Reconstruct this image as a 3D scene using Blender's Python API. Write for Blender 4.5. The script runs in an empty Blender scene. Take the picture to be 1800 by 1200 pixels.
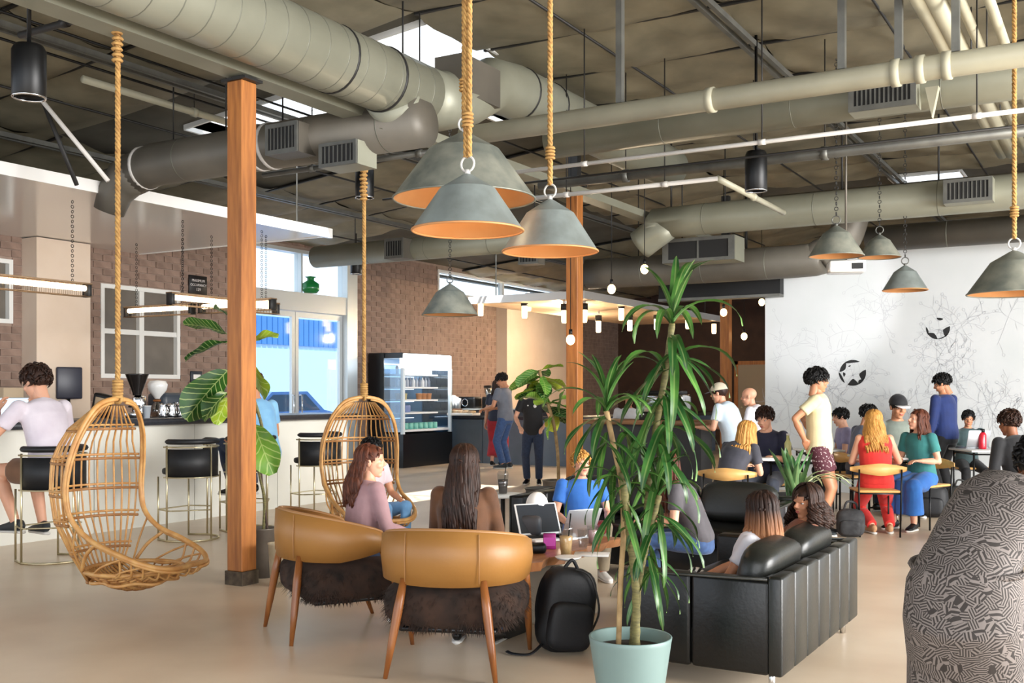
import bpy, bmesh, math, random
import numpy as np
from mathutils import Vector, Matrix, noise as mnoise

# ------------------------------------------------------------------ camera
F, HZ, H, TH = 1850.0, 689.0, 1.40, math.radians(30.4)
CT, ST = math.cos(TH), math.sin(TH)
scene = bpy.context.scene
COL = scene.collection
cam = bpy.data.cameras.new('camera')
cam.sensor_width = 36.0
cam.lens = 36.0 * F / 1800.0
cam.shift_y = (HZ - 600.0) / 1800.0
cam.clip_start = 0.05
camo = bpy.data.objects.new('camera', cam)
COL.objects.link(camo)
camo.location = (0, 0, H)
camo.rotation_euler = (math.radians(90), 0, TH)
scene.camera = camo

# ------------------------------------------------------------------ world, sun, large lights, exposure
world = bpy.data.worlds.new('sky'); scene.world = world
world.use_nodes = True
_n = world.node_tree.nodes; _l = world.node_tree.links
_n['Background'].inputs[0].default_value = (0.80, 0.89, 1.0, 1)
_n['Background'].inputs[1].default_value = .95
sun = bpy.data.lights.new('sun', 'SUN'); sun.energy = 4.5; sun.angle = math.radians(0.8); sun.color = (1, .95, .88)
suno = bpy.data.objects.new('sun', sun); COL.objects.link(suno)
suno.rotation_euler = Vector((-2.2, 2.3, -4.6)).to_track_quat('-Z', 'Y').to_euler()
def area(name, loc, target, sx, sy, power, col=(1, 1, 1)):
    l = bpy.data.lights.new(name, 'AREA'); l.shape = 'RECTANGLE'; l.size = sx; l.size_y = sy; l.energy = power; l.color = col
    o = bpy.data.objects.new(name, l); COL.objects.link(o); o.location = loc
    o.rotation_euler = (Vector(target) - Vector(loc)).to_track_quat('-Z', 'Y').to_euler()
    return o
# added area lights out of view, daylight from behind and right of the viewer
area('door_daylight', (1.5, -4.2, 2.3), (-3.5, 8, 1.0), 8.0, 4.2, 110, (1, .97, .93))
area('side_door_daylight', (7.2, 6.5, 2.4), (-4, 8, 1.2), 8.0, 4.0, 930, (1, .98, .95))
scene.view_settings.view_transform = 'Standard'
scene.view_settings.look = 'None'
scene.view_settings.gamma = 1.0
scene.view_settings.use_curve_mapping = False
scene.view_settings.exposure = 1.45
scene.cycles.use_denoising = True
scene.cycles.max_bounces = 8
scene.cycles.diffuse_bounces = 4
scene.cycles.transparent_max_bounces = 12
scene.cycles.sample_clamp_indirect = 6.0

# ------------------------------------------------------------------ geometry of the view: pixel (1800x1200) + a known plane -> world point
def cw(X, Y, Z): return Vector((X * CT - Y * ST, X * ST + Y * CT, Z))
def W(u, v, d): return cw((u - 900) / F * d, d, H - (v - HZ) / F * d)
def onz(u, v, z):
    d = (H - z) * F / (v - HZ); return W(u, v, d)
def fl(u, v): return onz(u, v, 0.0)
def flo(u, d): p = W(u, HZ, d); p.z = 0; return p
def onx(u, v, x):
    k = (u - 900) / F; d = x / (k * CT - ST); return W(u, v, d)
def ony(u, v, y):
    k = (u - 900) / F; d = y / (k * ST + CT); return W(u, v, d)
def facing(a): return TH - math.radians(a)      # 0 = looking away from the viewer, 90 = to the right of the picture, 180 = at the viewer
def project(p):
    X = p[0] * CT + p[1] * ST; Y = -p[0] * ST + p[1] * CT
    if Y < .1: return None
    return 900 + F * X / Y, HZ - F * (p[2] - H) / Y, Y

# ------------------------------------------------------------------ materials
def lin(c):
    r = []
    for x in c:
        x = x / 255.0
        r.append(x / 12.92 if x <= .04045 else ((x + .055) / 1.055) ** 2.4)
    return (r[0], r[1], r[2], 1)
MATS = {}
def mat(name, col=(128, 128, 128), rough=.6, metal=0, col2=None, scale=8, detail=4, stretch=(1, 1, 1), bump=0, bscale=None, coat=0, trans=0, emit=0, ecol=None, sheen=0, contrast=(.3, .7), ior=None, spec=None, rand=0, sss=0):
    if name in MATS: return MATS[name]
    m = bpy.data.materials.new(name); m.use_nodes = True
    nt = m.node_tree; N = nt.nodes; L = nt.links
    b = N['Principled BSDF']
    b.inputs['Base Color'].default_value = lin(col)
    b.inputs['Roughness'].default_value = rough
    b.inputs['Metallic'].default_value = metal
    if coat: b.inputs['Coat Weight'].default_value = coat; b.inputs['Coat Roughness'].default_value = .15
    if trans: b.inputs['Transmission Weight'].default_value = trans
    if sheen: b.inputs['Sheen Weight'].default_value = sheen
    if ior: b.inputs['IOR'].default_value = ior
    if spec is not None: b.inputs['Specular IOR Level'].default_value = spec
    if sss: b.inputs['Subsurface Weight'].default_value = sss; b.inputs['Subsurface Radius'].default_value = (.02, .008, .004)
    if emit:
        b.inputs['Emission Color'].default_value = lin(ecol or col); b.inputs['Emission Strength'].default_value = emit
    if col2 is not None or bump or rand:
        tc = N.new('ShaderNodeTexCoord'); mp = N.new('ShaderNodeMapping'); mp.inputs['Scale'].default_value = stretch
        L.new(tc.outputs['Object'], mp.inputs['Vector'])
    if col2 is not None:
        nz = N.new('ShaderNodeTexNoise'); nz.inputs['Scale'].default_value = scale; nz.inputs['Detail'].default_value = detail
        L.new(mp.outputs['Vector'], nz.inputs['Vector'])
        cr = N.new('ShaderNodeValToRGB'); cr.color_ramp.elements[0].position = contrast[0]; cr.color_ramp.elements[1].position = contrast[1]
        cr.color_ramp.elements[0].color = lin(col); cr.color_ramp.elements[1].color = lin(col2)
        L.new(nz.outputs['Fac'], cr.inputs['Fac']); L.new(cr.outputs['Color'], b.inputs['Base Color'])
        src = cr.outputs['Color']
    if rand:
        oi = N.new('ShaderNodeObjectInfo'); hs = N.new('ShaderNodeHueSaturation'); mr = N.new('ShaderNodeMapRange')
        mr.inputs['To Min'].default_value = 1 - rand; mr.inputs['To Max'].default_value = 1 + rand
        L.new(oi.outputs['Random'], mr.inputs['Value']); L.new(mr.outputs['Result'], hs.inputs['Value'])
        if col2 is not None: L.new(src, hs.inputs['Color'])
        else: hs.inputs['Color'].default_value = lin(col)
        L.new(hs.outputs['Color'], b.inputs['Base Color'])
    if bump:
        nb = N.new('ShaderNodeTexNoise'); nb.inputs['Scale'].default_value = bscale or scale * 4; nb.inputs['Detail'].default_value = 3
        L.new(mp.outputs['Vector'], nb.inputs['Vector'])
        bp = N.new('ShaderNodeBump'); bp.inputs['Strength'].default_value = bump; bp.inputs['Distance'].default_value = .01
        L.new(nb.outputs['Fac'], bp.inputs['Height']); L.new(bp.outputs['Normal'], b.inputs['Normal'])
    MATS[name] = m
    return m
def glass(name, col=(235, 242, 245), tr=.85, rough=.05):
    if name in MATS: return MATS[name]
    m = bpy.data.materials.new(name); m.use_nodes = True
    nt = m.node_tree; N = nt.nodes; L = nt.links
    N.remove(N['Principled BSDF']); out = N['Material Output']
    t = N.new('ShaderNodeBsdfTransparent'); t.inputs[0].default_value = lin(col)
    g = N.new('ShaderNodeBsdfGlossy'); g.inputs['Roughness'].default_value = rough
    mx = N.new('ShaderNodeMixShader'); mx.inputs[0].default_value = 1 - tr
    L.new(t.outputs[0], mx.inputs[1]); L.new(g.outputs[0], mx.inputs[2]); L.new(mx.outputs[0], out.inputs['Surface'])
    MATS[name] = m; return m
def emis(name, col, strength):
    return mat(name, col, rough=.5, emit=strength, ecol=col)

M = {}
M['floor'] = mat('polished_concrete', (206, 184, 158), .34, col2=(226, 207, 182), scale=1.3, detail=8, bump=.02, bscale=30)
M['deck'] = mat('roof_deck', (70, 66, 56), .9, col2=(88, 84, 72), scale=2)
M['insul'] = mat('insulation_facing', (140, 132, 110), .62, col2=(104, 98, 80), scale=2.2, detail=6, bump=.25, bscale=9, rand=.08)
M['brick'] = mat('brown_brick', (148, 124, 110), .85, col2=(122, 100, 88), scale=5, bump=.2, bscale=40, rand=.10)
M['mortar'] = mat('brick_mortar', (160, 140, 126), .9, col2=(146, 126, 114), scale=10)
M['plaster'] = mat('cream_plaster', (214, 196, 178), .8, col2=(206, 186, 166), scale=2)
M['mural'] = mat('mural_white_paint', (198, 200, 201), .7, col2=(188, 192, 192), scale=1.2)
M['darkwall'] = mat('dark_brown_wall', (70, 48, 38), .8, col2=(54, 38, 30), scale=4)
M['blackpaint'] = mat('black_paint', (8, 8, 9), .55)
M['frame'] = mat('aluminium_frame', (196, 200, 200), .4, metal=.5)
M['whiteframe'] = mat('white_window_frame', (222, 222, 218), .5)
M['gl'] = glass('window_glass', (240, 246, 250), .9)
M['gldark'] = mat('dark_window_pane', (112, 104, 94), .25, col2=(96, 90, 82), scale=3)
M['post'] = mat('orange_timber', (180, 114, 52), .55, col2=(140, 82, 34), scale=6, detail=6, stretch=(6, 6, .5), bump=.15, bscale=20)
M['duct'] = mat('painted_duct', (152, 152, 136), .45, metal=.25, col2=(136, 136, 120), scale=1.5)
M['ductd'] = mat('painted_duct_dark', (104, 98, 88), .5, metal=.2, col2=(88, 84, 76), scale=2)
M['seam'] = mat('duct_seam', (112, 112, 100), .5, metal=.3)
M['steel'] = mat('grey_steel', (116, 116, 110), .45, metal=.5, col2=(96, 96, 92), scale=6)
M['darksteel'] = mat('dark_steel', (46, 45, 44), .5, metal=.4)
M['pipe'] = mat('painted_pipe', (176, 172, 150), .45, col2=(160, 156, 136), scale=3)
M['wpipe'] = mat('white_pipe', (206, 202, 196), .4)
M['black'] = mat('black_metal', (9, 9, 10), .4, metal=.3)
M['grille'] = mat('dark_grille', (26, 26, 26), .7)
M['white'] = mat('white_lacquer', (236, 234, 230), .18, coat=.4)
M['chrome'] = mat('chrome', (215, 215, 215), .12, metal=1)
M['brass'] = mat('brushed_brass', (196, 184, 150), .3, metal=.85)

# ------------------------------------------------------------------ mesh building
def frame_of(t, ref=Vector((0, 0, 1))):
    t = t.normalized()
    if abs(t.dot(ref)) > .98: ref = Vector((1, 0, 0)) if abs(t.x) < .9 else Vector((0, 1, 0))
    x = t.cross(ref).normalized(); y = x.cross(t).normalized()
    return x, y
class MB:
    def __init__(s): s.v = []; s.f = []; s.m = []; s.sm = []
    def add(s, V, Fc, mi=0, smooth=False, T=None):
        o = len(s.v)
        s.v += [tuple(T @ Vector(p)) if T else tuple(p) for p in V]
        s.f += [tuple(i + o for i in f) for f in Fc]; s.m += [mi] * len(Fc); s.sm += [smooth] * len(Fc)
        return s
    def box(s, c, d, mi=0, T=None):
        x, y, z = d[0] / 2, d[1] / 2, d[2] / 2
        V = [(c[0] + a * x, c[1] + b * y, c[2] + e * z) for a in (-1, 1) for b in (-1, 1) for e in (-1, 1)]
        return s.add(V, [(0, 1, 3, 2), (4, 6, 7, 5), (0, 4, 5, 1), (2, 3, 7, 6), (0, 2, 6, 4), (1, 5, 7, 3)], mi, False, T)
    def bx(s, x0, x1, y0, y1, z0, z1, mi=0, T=None):
        return s.box(((x0 + x1) / 2, (y0 + y1) / 2, (z0 + z1) / 2), (abs(x1 - x0), abs(y1 - y0), abs(z1 - z0)), mi, T)
    def rbox(s, c, d, r=.02, seg=2, mi=0, T=None, smooth=True):
        bm = bmesh.new(); bmesh.ops.create_cube(bm, size=1)
        for v in bm.verts: v.co = Vector((v.co.x * d[0], v.co.y * d[1], v.co.z * d[2]))
        bmesh.ops.bevel(bm, geom=bm.edges[:], offset=min(r, min(d) * .49), segments=seg, affect='EDGES', profile=.5)
        bm.verts.index_update()
        V = [(v.co.x + c[0], v.co.y + c[1], v.co.z + c[2]) for v in bm.verts]; Fc = [[v.index for v in f.verts] for f in bm.faces]
        bm.free(); return s.add(V, Fc, mi, smooth, T)
    def tube(s, pts, r, n=8, mi=0, cap=True, closed=False, ref=None, flat=1.0, T=None, smooth=True):
        P = [Vector(p) for p in pts]; k = len(P)
        R = r if isinstance(r, (list, tuple)) else [r] * k
        V = []; px = None
        for i in range(k):
            if closed: t = P[(i + 1) % k] - P[i - 1]
            else: t = P[min(i + 1, k - 1)] - P[max(i - 1, 0)]
            if t.length < 1e-9: t = Vector((0, 0, 1))
            t.normalize()
            if ref is not None: x, y = frame_of(t, Vector(ref))
            elif px is None: x, y = frame_of(t)
            else:
                x = px - t * px.dot(t)
                if x.length < 1e-6: x, y = frame_of(t)
                else: x.normalize(); y = x.cross(t)
            px = x
            for j in range(n):
                a = 2 * math.pi * j / n
                V.append(P[i] + (x * math.cos(a) + y * math.sin(a) * flat) * R[i])
        Fc = []
        for i in range(k if closed else k - 1):
            for j in range(n):
                a = i * n + j; b = i * n + (j + 1) % n; c = ((i + 1) % k) * n
                Fc.append((a, b, c + (j + 1) % n, c + j))
        if cap and not closed:
            Fc.append(tuple(range(n - 1, -1, -1))); Fc.append(tuple((k - 1) * n + j for j in range(n)))
        return s.add(V, Fc, mi, smooth, T)
    def cyl(s, a, b, r, n=16, mi=0, r2=None, T=None, smooth=True):
        return s.tube([a, b], [r, r if r2 is None else r2], n, mi, T=T, smooth=smooth)
    def lathe(s, prof, c=(0, 0, 0), n=24, mi=0, T=None, smooth=True, closed=False):
        V = []; Fc = []
        for (r, z) in prof:
            for j in range(n):
                a = 2 * math.pi * j / n; V.append((c[0] + r * math.cos(a), c[1] + r * math.sin(a), c[2] + z))
        k = len(prof)
        for i in range(k - (0 if closed else 1)):
            for j in range(n):
                i2 = (i + 1) % k
                Fc.append((i * n + j, i * n + (j + 1) % n, i2 * n + (j + 1) % n, i2 * n + j))
        return s.add(V, Fc, mi, smooth, T)
    def ell(s, c, r, n=14, m=9, mi=0, R=None, T=None):
        V = [Vector((0, 0, r[2]))]
        for i in range(1, m):
            p = math.pi * i / m
            for j in range(n):
                a = 2 * math.pi * j / n
                V.append(Vector((r[0] * math.sin(p) * math.cos(a), r[1] * math.sin(p) * math.sin(a), r[2] * math.cos(p))))
        V.append(Vector((0, 0, -r[2])))
        Fc = [(0, 1 + j, 1 + (j + 1) % n) for j in range(n)]
        for i in range(m - 2):
            for j in range(n):
                Fc.append((1 + i * n + j, 1 + (i + 1) * n + j, 1 + (i + 1) * n + (j + 1) % n, 1 + i * n + (j + 1) % n))
        l = len(V) - 1
        Fc += [(l, 1 + (m - 2) * n + (j + 1) % n, 1 + (m - 2) * n + j) for j in range(n)]
        C = Vector(c)
        return s.add([(R @ p if R else p) + C for p in V], Fc, mi, True, T)
    def pillow(s, c, d, e=.35, n=20, m=12, mi=0, T=None):
        def sp(x): return math.copysign(abs(x) ** e, x)
        V = []; Fc = []
        for i in range(m + 1):
            p = -math.pi / 2 + math.pi * i / m
            for j in range(n):
                a = 2 * math.pi * j / n
                V.append((c[0] + d[0] / 2 * sp(math.cos(p)) * sp(math.cos(a)), c[1] + d[1] / 2 * sp(math.cos(p)) * sp(math.sin(a)), c[2] + d[2] / 2 * sp(math.sin(p))))
        for i in range(m):
            for j in range(n): Fc.append((i * n + j, i * n + (j + 1) % n, (i + 1) * n + (j + 1) % n, (i + 1) * n + j))
        return s.add(V, Fc, mi, True, T)
    def etube(s, pts, rx, ry, xdir, n=18, mi=0, T=None):
        P = [Vector(p) for p in pts]; k = len(P); V = []
        for i in range(k):
            t = (P[min(i + 1, k - 1)] - P[max(i - 1, 0)]).normalized(); x = Vector(xdir); x = (x - t * x.dot(t)).normalized(); y = t.cross(x)
            for j in range(n):
                a = 2 * math.pi * j / n; V.append(P[i] + x * math.cos(a) * rx[i] + y * math.sin(a) * ry[i])
        Fc = [(i * n + j, i * n + (j + 1) % n, (i + 1) * n + (j + 1) % n, (i + 1) * n + j) for i in range(k - 1) for j in range(n)]
        Fc.append(tuple(range(n - 1, -1, -1))); Fc.append(tuple((k - 1) * n + j for j in range(n)))
        return s.add(V, Fc, mi, True, T)
    def mesh(s, name, mats):
        me = bpy.data.meshes.new(name)
        me.from_pydata(s.v, [], s.f)
        for m in (mats if isinstance(mats, (list, tuple)) else [mats]): me.materials.append(m)
        me.polygons.foreach_set('material_index', s.m); me.polygons.foreach_set('use_smooth', s.sm)
        me.update(); return me
    def build(s, name, mats, parent=None, **k):
        return place(name, s.mesh(name, mats), parent, **k)
def place(name, me, parent=None, loc=None, rot=None, kind=None, label=None, scale=None):
    o = bpy.data.objects.new(name, me); COL.objects.link(o)
    if parent is not None: o.parent = parent
    if loc is not None: o.location = loc
    if rot is not None: o.rotation_euler = rot
    if scale is not None: o.scale = scale
    if kind: o['kind'] = kind
    if label: o['label'] = label
    return o
def tag(o, label, cat, group=None, kind=None):
    o['label'] = label; o['category'] = cat
    if group: o['group'] = group
    if kind: o['kind'] = kind
    return o
def thing(name, label, cat, loc=(0, 0, 0), rotz=0, group=None):
    o = bpy.data.objects.new(name, None); COL.objects.link(o); o.empty_display_size = .1
    o.location = loc; o.rotation_euler = (0, 0, rotz)
    return tag(o, label, cat, group)
def struct(name, mb, mats, label=None, cat=None, parent=None):
    o = mb.build(name, mats, parent)
    if parent is None:
        o['kind'] = 'structure'
        if label: o['label'] = label
        if cat: o['category'] = cat
    return o
def dup(root, loc, rotz, label, group=None):
    r = root.copy(); COL.objects.link(r); r.location = loc; r.rotation_euler = (0, 0, rotz); r['label'] = label
    if group: r['group'] = group
    for ch in list(root.children):
        c = ch.copy(); COL.objects.link(c); c.parent = r
        for g in list(ch.children):
            e = g.copy(); COL.objects.link(e); e.parent = c
    return r
def smoothpath(P, n=6):
    P = [Vector(p) for p in P]; out = []
    for i in range(len(P) - 1):
        p0 = P[max(i - 1, 0)]; p1 = P[i]; p2 = P[i + 1]; p3 = P[min(i + 2, len(P) - 1)]
        for j in range(n):
            t = j / n
            out.append(.5 * ((2 * p1) + (p2 - p0) * t + (2 * p0 - 5 * p1 + 4 * p2 - p3) * t * t + (3 * p1 - p0 - 3 * p2 + p3) * t ** 3))
    out.append(P[-1]); return out
def rope_mb(mb, path, r=.014, pitch=.09, n=5, mi=0):
    P = [Vector(p) for p in path]
    L = [0]
    for i in range(1, len(P)): L.append(L[-1] + (P[i] - P[i - 1]).length)
    tot = L[-1]; k = max(8, int(tot / pitch * 7))
    for st in range(3):
        pts = []
        seg = 0
        for i in range(k + 1):
            q = tot * i / k
            while seg < len(P) - 2 and L[seg + 1] < q: seg += 1
            t = (q - L[seg]) / max(1e-6, L[seg + 1] - L[seg]); c = P[seg].lerp(P[seg + 1], t)
            x, y = frame_of(P[seg + 1] - P[seg]); a = 2 * math.pi * (q / pitch + st / 3)
            pts.append(c + (x * math.cos(a) + y * math.sin(a)) * r * .62)
        mb.tube(pts, r * .6, n, mi)
def ring_pts(c, rad, n=16, ax='z'):
    c = Vector(c); o = []
    for i in range(n):
        a = 2 * math.pi * i / n; k = (math.cos(a) * rad, math.sin(a) * rad)
        o.append(c + (Vector((k[0], k[1], 0)) if ax == 'z' else Vector((k[0], 0, k[1])) if ax == 'y' else Vector((0, k[0], k[1]))))
    return o
rnd = random.Random(7)
# ================================================================== the setting
XW, YE, YM, ZC = -12.4, 27.0, 15.0, 4.75      # window wall, end wall, mural wall, roof deck
struct('floor', MB().bx(-12.65, 8, -5, 27.2, -.12, 0), M['floor'], 'polished beige concrete floor', 'floor')

def holes_wall(mb, a0, a1, z0, z1, holes, put):
    ys = sorted(set([a0, a1] + [h[0] for h in holes] + [h[1] for h in holes]))
    for i in range(len(ys) - 1):
        y0, y1 = ys[i], ys[i + 1]; cuts = sorted([(h[2], h[3]) for h in holes if h[0] <= y0 + 1e-6 and h[1] >= y1 - 1e-6]); z = z0
        for c in cuts:
            if c[0] > z + 1e-6: put(y0, y1, z, c[0])
            z = max(z, c[1])
        if z < z1 - 1e-6: put(y0, y1, z, z1)
HOLES = [(7.1, 8.42, 2.28, 3.1), (9.76, 11.18, 1.60, 2.92), (12.55, 15.35, 0, 3.86), (18.06, 26.0, 3.45, 3.95)]
wl = MB(); holes_wall(wl, 2.0, 27.2, 0, 4.06, HOLES, lambda a, b, c, d: wl.bx(XW - .25, XW, a, b, c, d))
wall_left = struct('wall_left', wl, M['mortar'], 'long brown brick wall behind the bar and the drinks fridge', 'wall')
# bricks: the 300 that show largest are single pieces, the rest one joined part
BL, BH, GAP = .30, .088, .010
cells = []
row = 0; z = .0
while z + BH < 4.02:
    off = (row % 2) * (BL + GAP) / 2; y = 5.0 - off
    while y < 26.9:
        segs = [(y, y + BL)]
        for h in HOLES + [(8.55, 9.36, 0, 5), (20.4, 23.4, 0, 5)]:
            if z + BH > h[2] and z < h[3]:
                ns = []
                for (a, b) in segs:
                    if b <= h[0] or a >= h[1]: ns.append((a, b)); continue
                    if a < h[0]: ns.append((a, h[0]))
                    if b > h[1]: ns.append((h[1], b))
                segs = ns
        for (a, b) in segs:
            if b - a > .03: cells.append((a, b, z))
        y += BL + GAP
    row += 1; z += BH + GAP
def bvis(c):
    p = project((XW, (c[0] + c[1]) / 2, c[2] + .04))
    if p is None or not (0 < p[0] < 1800 and 300 < p[1] < 720): return 0
    if p[0] < 400 and c[1] < 10.4 and c[2] > 3.3: return 0
    if 395 < p[0] < 450: return 0
    return (c[1] - c[0]) / p[2] ** 2
order = sorted(range(len(cells)), key=lambda i: -bvis(cells[i]))
single = set(i for i in order[:300] if bvis(cells[i]) > 0)
bm_full = MB().rbox((0, 0, 0), (.02, BL, BH), .004, 1, smooth=False).mesh('brick', M['brick'])
rest = MB(); rb = random.Random(3)
for i, c in enumerate(cells):
    pr = XW + .004 + rb.random() * .006
    if i in single:
        if abs(c[1] - c[0] - BL) < 1e-4: place('brick', bm_full, wall_left, loc=(pr, (c[0] + c[1]) / 2, c[2] + BH / 2))
        else: MB().rbox((0, 0, 0), (.02, c[1] - c[0], BH), .004, 1, smooth=False).build('brick', M['brick'], wall_left, loc=(pr, (c[0] + c[1]) / 2, c[2] + BH / 2))
    else: rest.bx(pr - .01, pr + .01, c[0], c[1], c[2], c[2] + BH)
rest.build('brick', M['brick'], wall_left, kind='stuff')
struct('trim_1', MB().bx(XW, -12.08, 8.55, 9.36, 0, 3.39), M['plaster'], 'cream plastered pilaster behind the seated man at the bar', 'pilaster')
struct('trim_2', MB().bx(XW, -12.1, 20.4, 23.4, 0, 3.45), M['plaster'], 'wide cream plaster panel beside the coffee counter canopy', 'wall panel')

def window(name, y0, y1, z0, z1, ny, nz, label, fw=.055, glassm=None, x=XW):
    root = MB()
    for a, b in ((y0, y0 + fw), (y1 - fw, y1)): root.bx(x - .12, x + .03, a, b, z0, z1)
    for a, b in ((z0, z0 + fw), (z1 - fw, z1)): root.bx(x - .12, x + .03, y0 + fw, y1 - fw, a, b)
    o = struct(name, root, M['whiteframe'], label, 'window')
    for i in range(1, ny):
        yy = y0 + (y1 - y0) * i / ny; MB().bx(x - .1, x + .02, yy - fw * .7, yy + fw * .7, z0 + fw, z1 - fw).build('mullion', M['whiteframe'], o)
    for j in range(1, nz):
        zz = z0 + (z1 - z0) * j / nz; MB().bx(x - .094, x + .014, y0 + fw, y1 - fw, zz - fw * .6, zz + fw * .6).build('rail', M['whiteframe'], o)
    for i in range(ny):
        for j in range(nz):
            a = y0 + (y1 - y0) * i / ny; b = y0 + (y1 - y0) * (i + 1) / ny; c = z0 + (z1 - z0) * j / nz; d = z0 + (z1 - z0) * (j + 1) / nz
            MB().bx(x - .06, x - .05, a + .03, b - .03, c + .03, d - .03).build('pane', glassm or M['gl'], o)
    return o
window('window_1', 7.1, 8.42, 2.28, 3.1, 1, 1, 'small white framed window at the far left brick wall', glassm=M['gldark'])
window('window_2', 9.76, 11.18, 1.60, 2.92, 2, 2, 'white framed four-pane dark window behind the bar', .06, M['gldark'])
window('window_3', 18.06, 26.0, 3.45, 3.95, 3, 1, 'high clerestory window above the drinks fridge', .05)
# storefront: transom, header, pair of glazed doors
sf = MB()
sf.bx(XW - .15, XW + .05, 12.55, 12.63, 0, 3.86); sf.bx(XW - .15, XW + .08, 15.06, 15.35, 0, 3.86)
sf.bx(XW - .15, XW + .05, 12.63, 15.06, 3.80, 3.86); sf.bx(XW - .15, XW + .06, 12.63, 15.06, 2.80, 3.12)
sf.bx(XW - .12, XW + .04, 13.86, 13.90, 3.12, 3.80)
store = struct('window_4', sf, M['frame'], 'tall storefront frame with transom panes over glass doors', 'window')
MB().bx(XW - .05, XW - .04, 12.63, 13.86, 3.12, 3.8).build('pane', M['gl'], store)
MB().bx(XW - .05, XW - .04, 13.90, 15.06, 3.12, 3.8).build('pane', M['gl'], store)
for k, (a, b) in enumerate(((12.64, 13.78), (13.80, 15.05))):
    d = MB(); s = .075
    d.bx(XW - .09, XW - .03, a, a + s, .02, 2.79); d.bx(XW - .09, XW - .03, b - s, b, .02, 2.79)
    d.bx(XW - .09, XW - .03, a + s, b - s, .02, .22); d.bx(XW - .09, XW - .03, a + s, b - s, 2.70, 2.79)
    o = struct('door_%d' % (k + 1), d, M['frame'], ('glass storefront door half hidden by the timber post', 'glass storefront door seen behind the hanging chair')[k], 'door')
    MB().bx(XW - .065, XW - .055, a + s, b - s, .22, 2.70).build('pane', M['gl'], o)
    hx = b - s - .02 if k == 0 else a + s + .02
    MB().tube([(XW - .03, hx, .95), (XW + .03, hx, .95), (XW + .03, hx, 1.35), (XW - .03, hx, 1.35)], .012, 8).build('handle', M['chrome'], o)
# end wall, brick-brown, with a door
struct('wall_back', MB().bx(-12.65, 8, YE, YE + .2, 0, ZC), M['darkwall'], 'dark brown end wall beyond the coffee counter', 'wall')
p = ony(1331, 640, YE - .02)
d3 = struct('door_3', MB().bx(p.x - .5, p.x + .5, YE - .06, YE - .005, 0, 2.12), mat('beige_door', (150, 134, 112), .6), 'beige door in the dark end wall', 'door')
MB().bx(p.x - .6, p.x - .5, YE - .08, YE, 0, 2.22).bx(p.x + .5, p.x + .6, YE - .08, YE, 0, 2.22).bx(p.x - .6, p.x + .6, YE - .08, YE, 2.12, 2.22).build('door_frame', M['post'], d3)
MB().ell((p.x - .4, YE - .09, 1.0), (.03, .04, .03)).build('knob', M['brass'], d3)
# mural wall
xl = ony(1345, 600, YM).x
ym = YM
wm = struct('wall_right', MB().bx(xl, 5.0, YM, YM + .2, 0, 3.34), M['mural'], 'white wall with fine botanical line drawing and two round emblems', 'wall')
ink = mat('mural_ink', (172, 174, 178), .7); inkb = mat('mural_black', (10, 10, 12), .6)
ln = MB(); r5 = random.Random(21)
def ribbon(pts, w):
    V = []; n = len(pts)
    for i in range(n):
        a = Vector(pts[max(i - 1, 0)]); b = Vector(pts[min(i + 1, n - 1)]); t = (b - a); t = t.normalized() if t.length > 1e-6 else Vector((1, 0)); nn = Vector((-t.y, t.x)) * w * (.35 + .65 * math.sin(math.pi * min(.95, max(.05, i / (n - 1)))))
        for q in (1, -1): V.append((pts[i][0] + nn.x * q, YM - .0025, pts[i][1] + nn.y * q))
    ln.add(V, [(2 * i, 2 * i + 1, 2 * i + 3, 2 * i + 2) for i in range(n - 1)])
def sprig(x, z, a, L, depth):
    pts = []; q = (x, z); aa = a; c = r5.uniform(-.9, .9)
    for i in range(9):
        pts.append(q); aa += c / 9; q = (q[0] + math.cos(aa) * L / 8, q[1] + math.sin(aa) * L / 8)
    ribbon(pts, .0026)
    if depth:
        for i in (3, 5, 7):
            for sg in (1, -1):
                if r5.random() < .7: sprig(pts[i][0], pts[i][1], a + c * i / 9 + sg * r5.uniform(.5, 1.1), L * r5.uniform(.3, .5), depth - 1)
    elif r5.random() < .5:
        for sg in (1, -1):
            lp = [(pts[-1][0] + math.cos(aa) * .05 * t + math.cos(aa + 1.57) * sg * .018 * math.sin(math.pi * t), pts[-1][1] + math.sin(aa) * .05 * t + math.sin(aa + 1.57) * sg * .018 * math.sin(math.pi * t)) for t in (0, .25, .5, .75, 1)]
            ribbon(lp, .003)
for k in range(34):
    u = r5.uniform(1370, 1830); v = r5.uniform(540, 760) if u < 1520 else r5.uniform(490, 770)
    if u < 1500 and v < 600: continue
    q = ony(u, v, YM)
    nb = r5.choice((3, 4, 6))
    a0 = r5.uniform(0, 6.28)
    for j in range(nb): sprig(q.x, q.z, a0 + j * 6.283 / nb + r5.uniform(-.4, .4), r5.uniform(.18, .45), 1)
ln.build('mural_linework', ink, wm, label='thin grey botanical line drawing')
def emblem(u, v, rpx, parts):
    c = ony(u, v, YM); r = (ony(u + rpx, v, YM) - c).length; e = MB()
    for (a0, a1, f0, f1, f2, f3) in parts:         # sector from a0 to a1: inner radius f0->f1, outer f2->f3
        n = 14; V = []
        for i in range(n + 1):
            t = i / n; a = math.radians(a0 + (a1 - a0) * t); wv = math.sin(math.pi * t) ** .5
            ro = f2 + (f3 - f2) * t; ri = ro - (ro - (f0 + (f1 - f0) * t)) * wv
            for q in (ri, ro): V.append((c.x + q * r * math.cos(a), YM - .004, c.z + q * r * math.sin(a)))
        e.add(V, [(2 * i, 2 * i + 1, 2 * i + 3, 2 * i + 2) for i in range(n)])
    return e.build('emblem', inkb, wm, label='round black emblem of broken curved marks')
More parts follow.
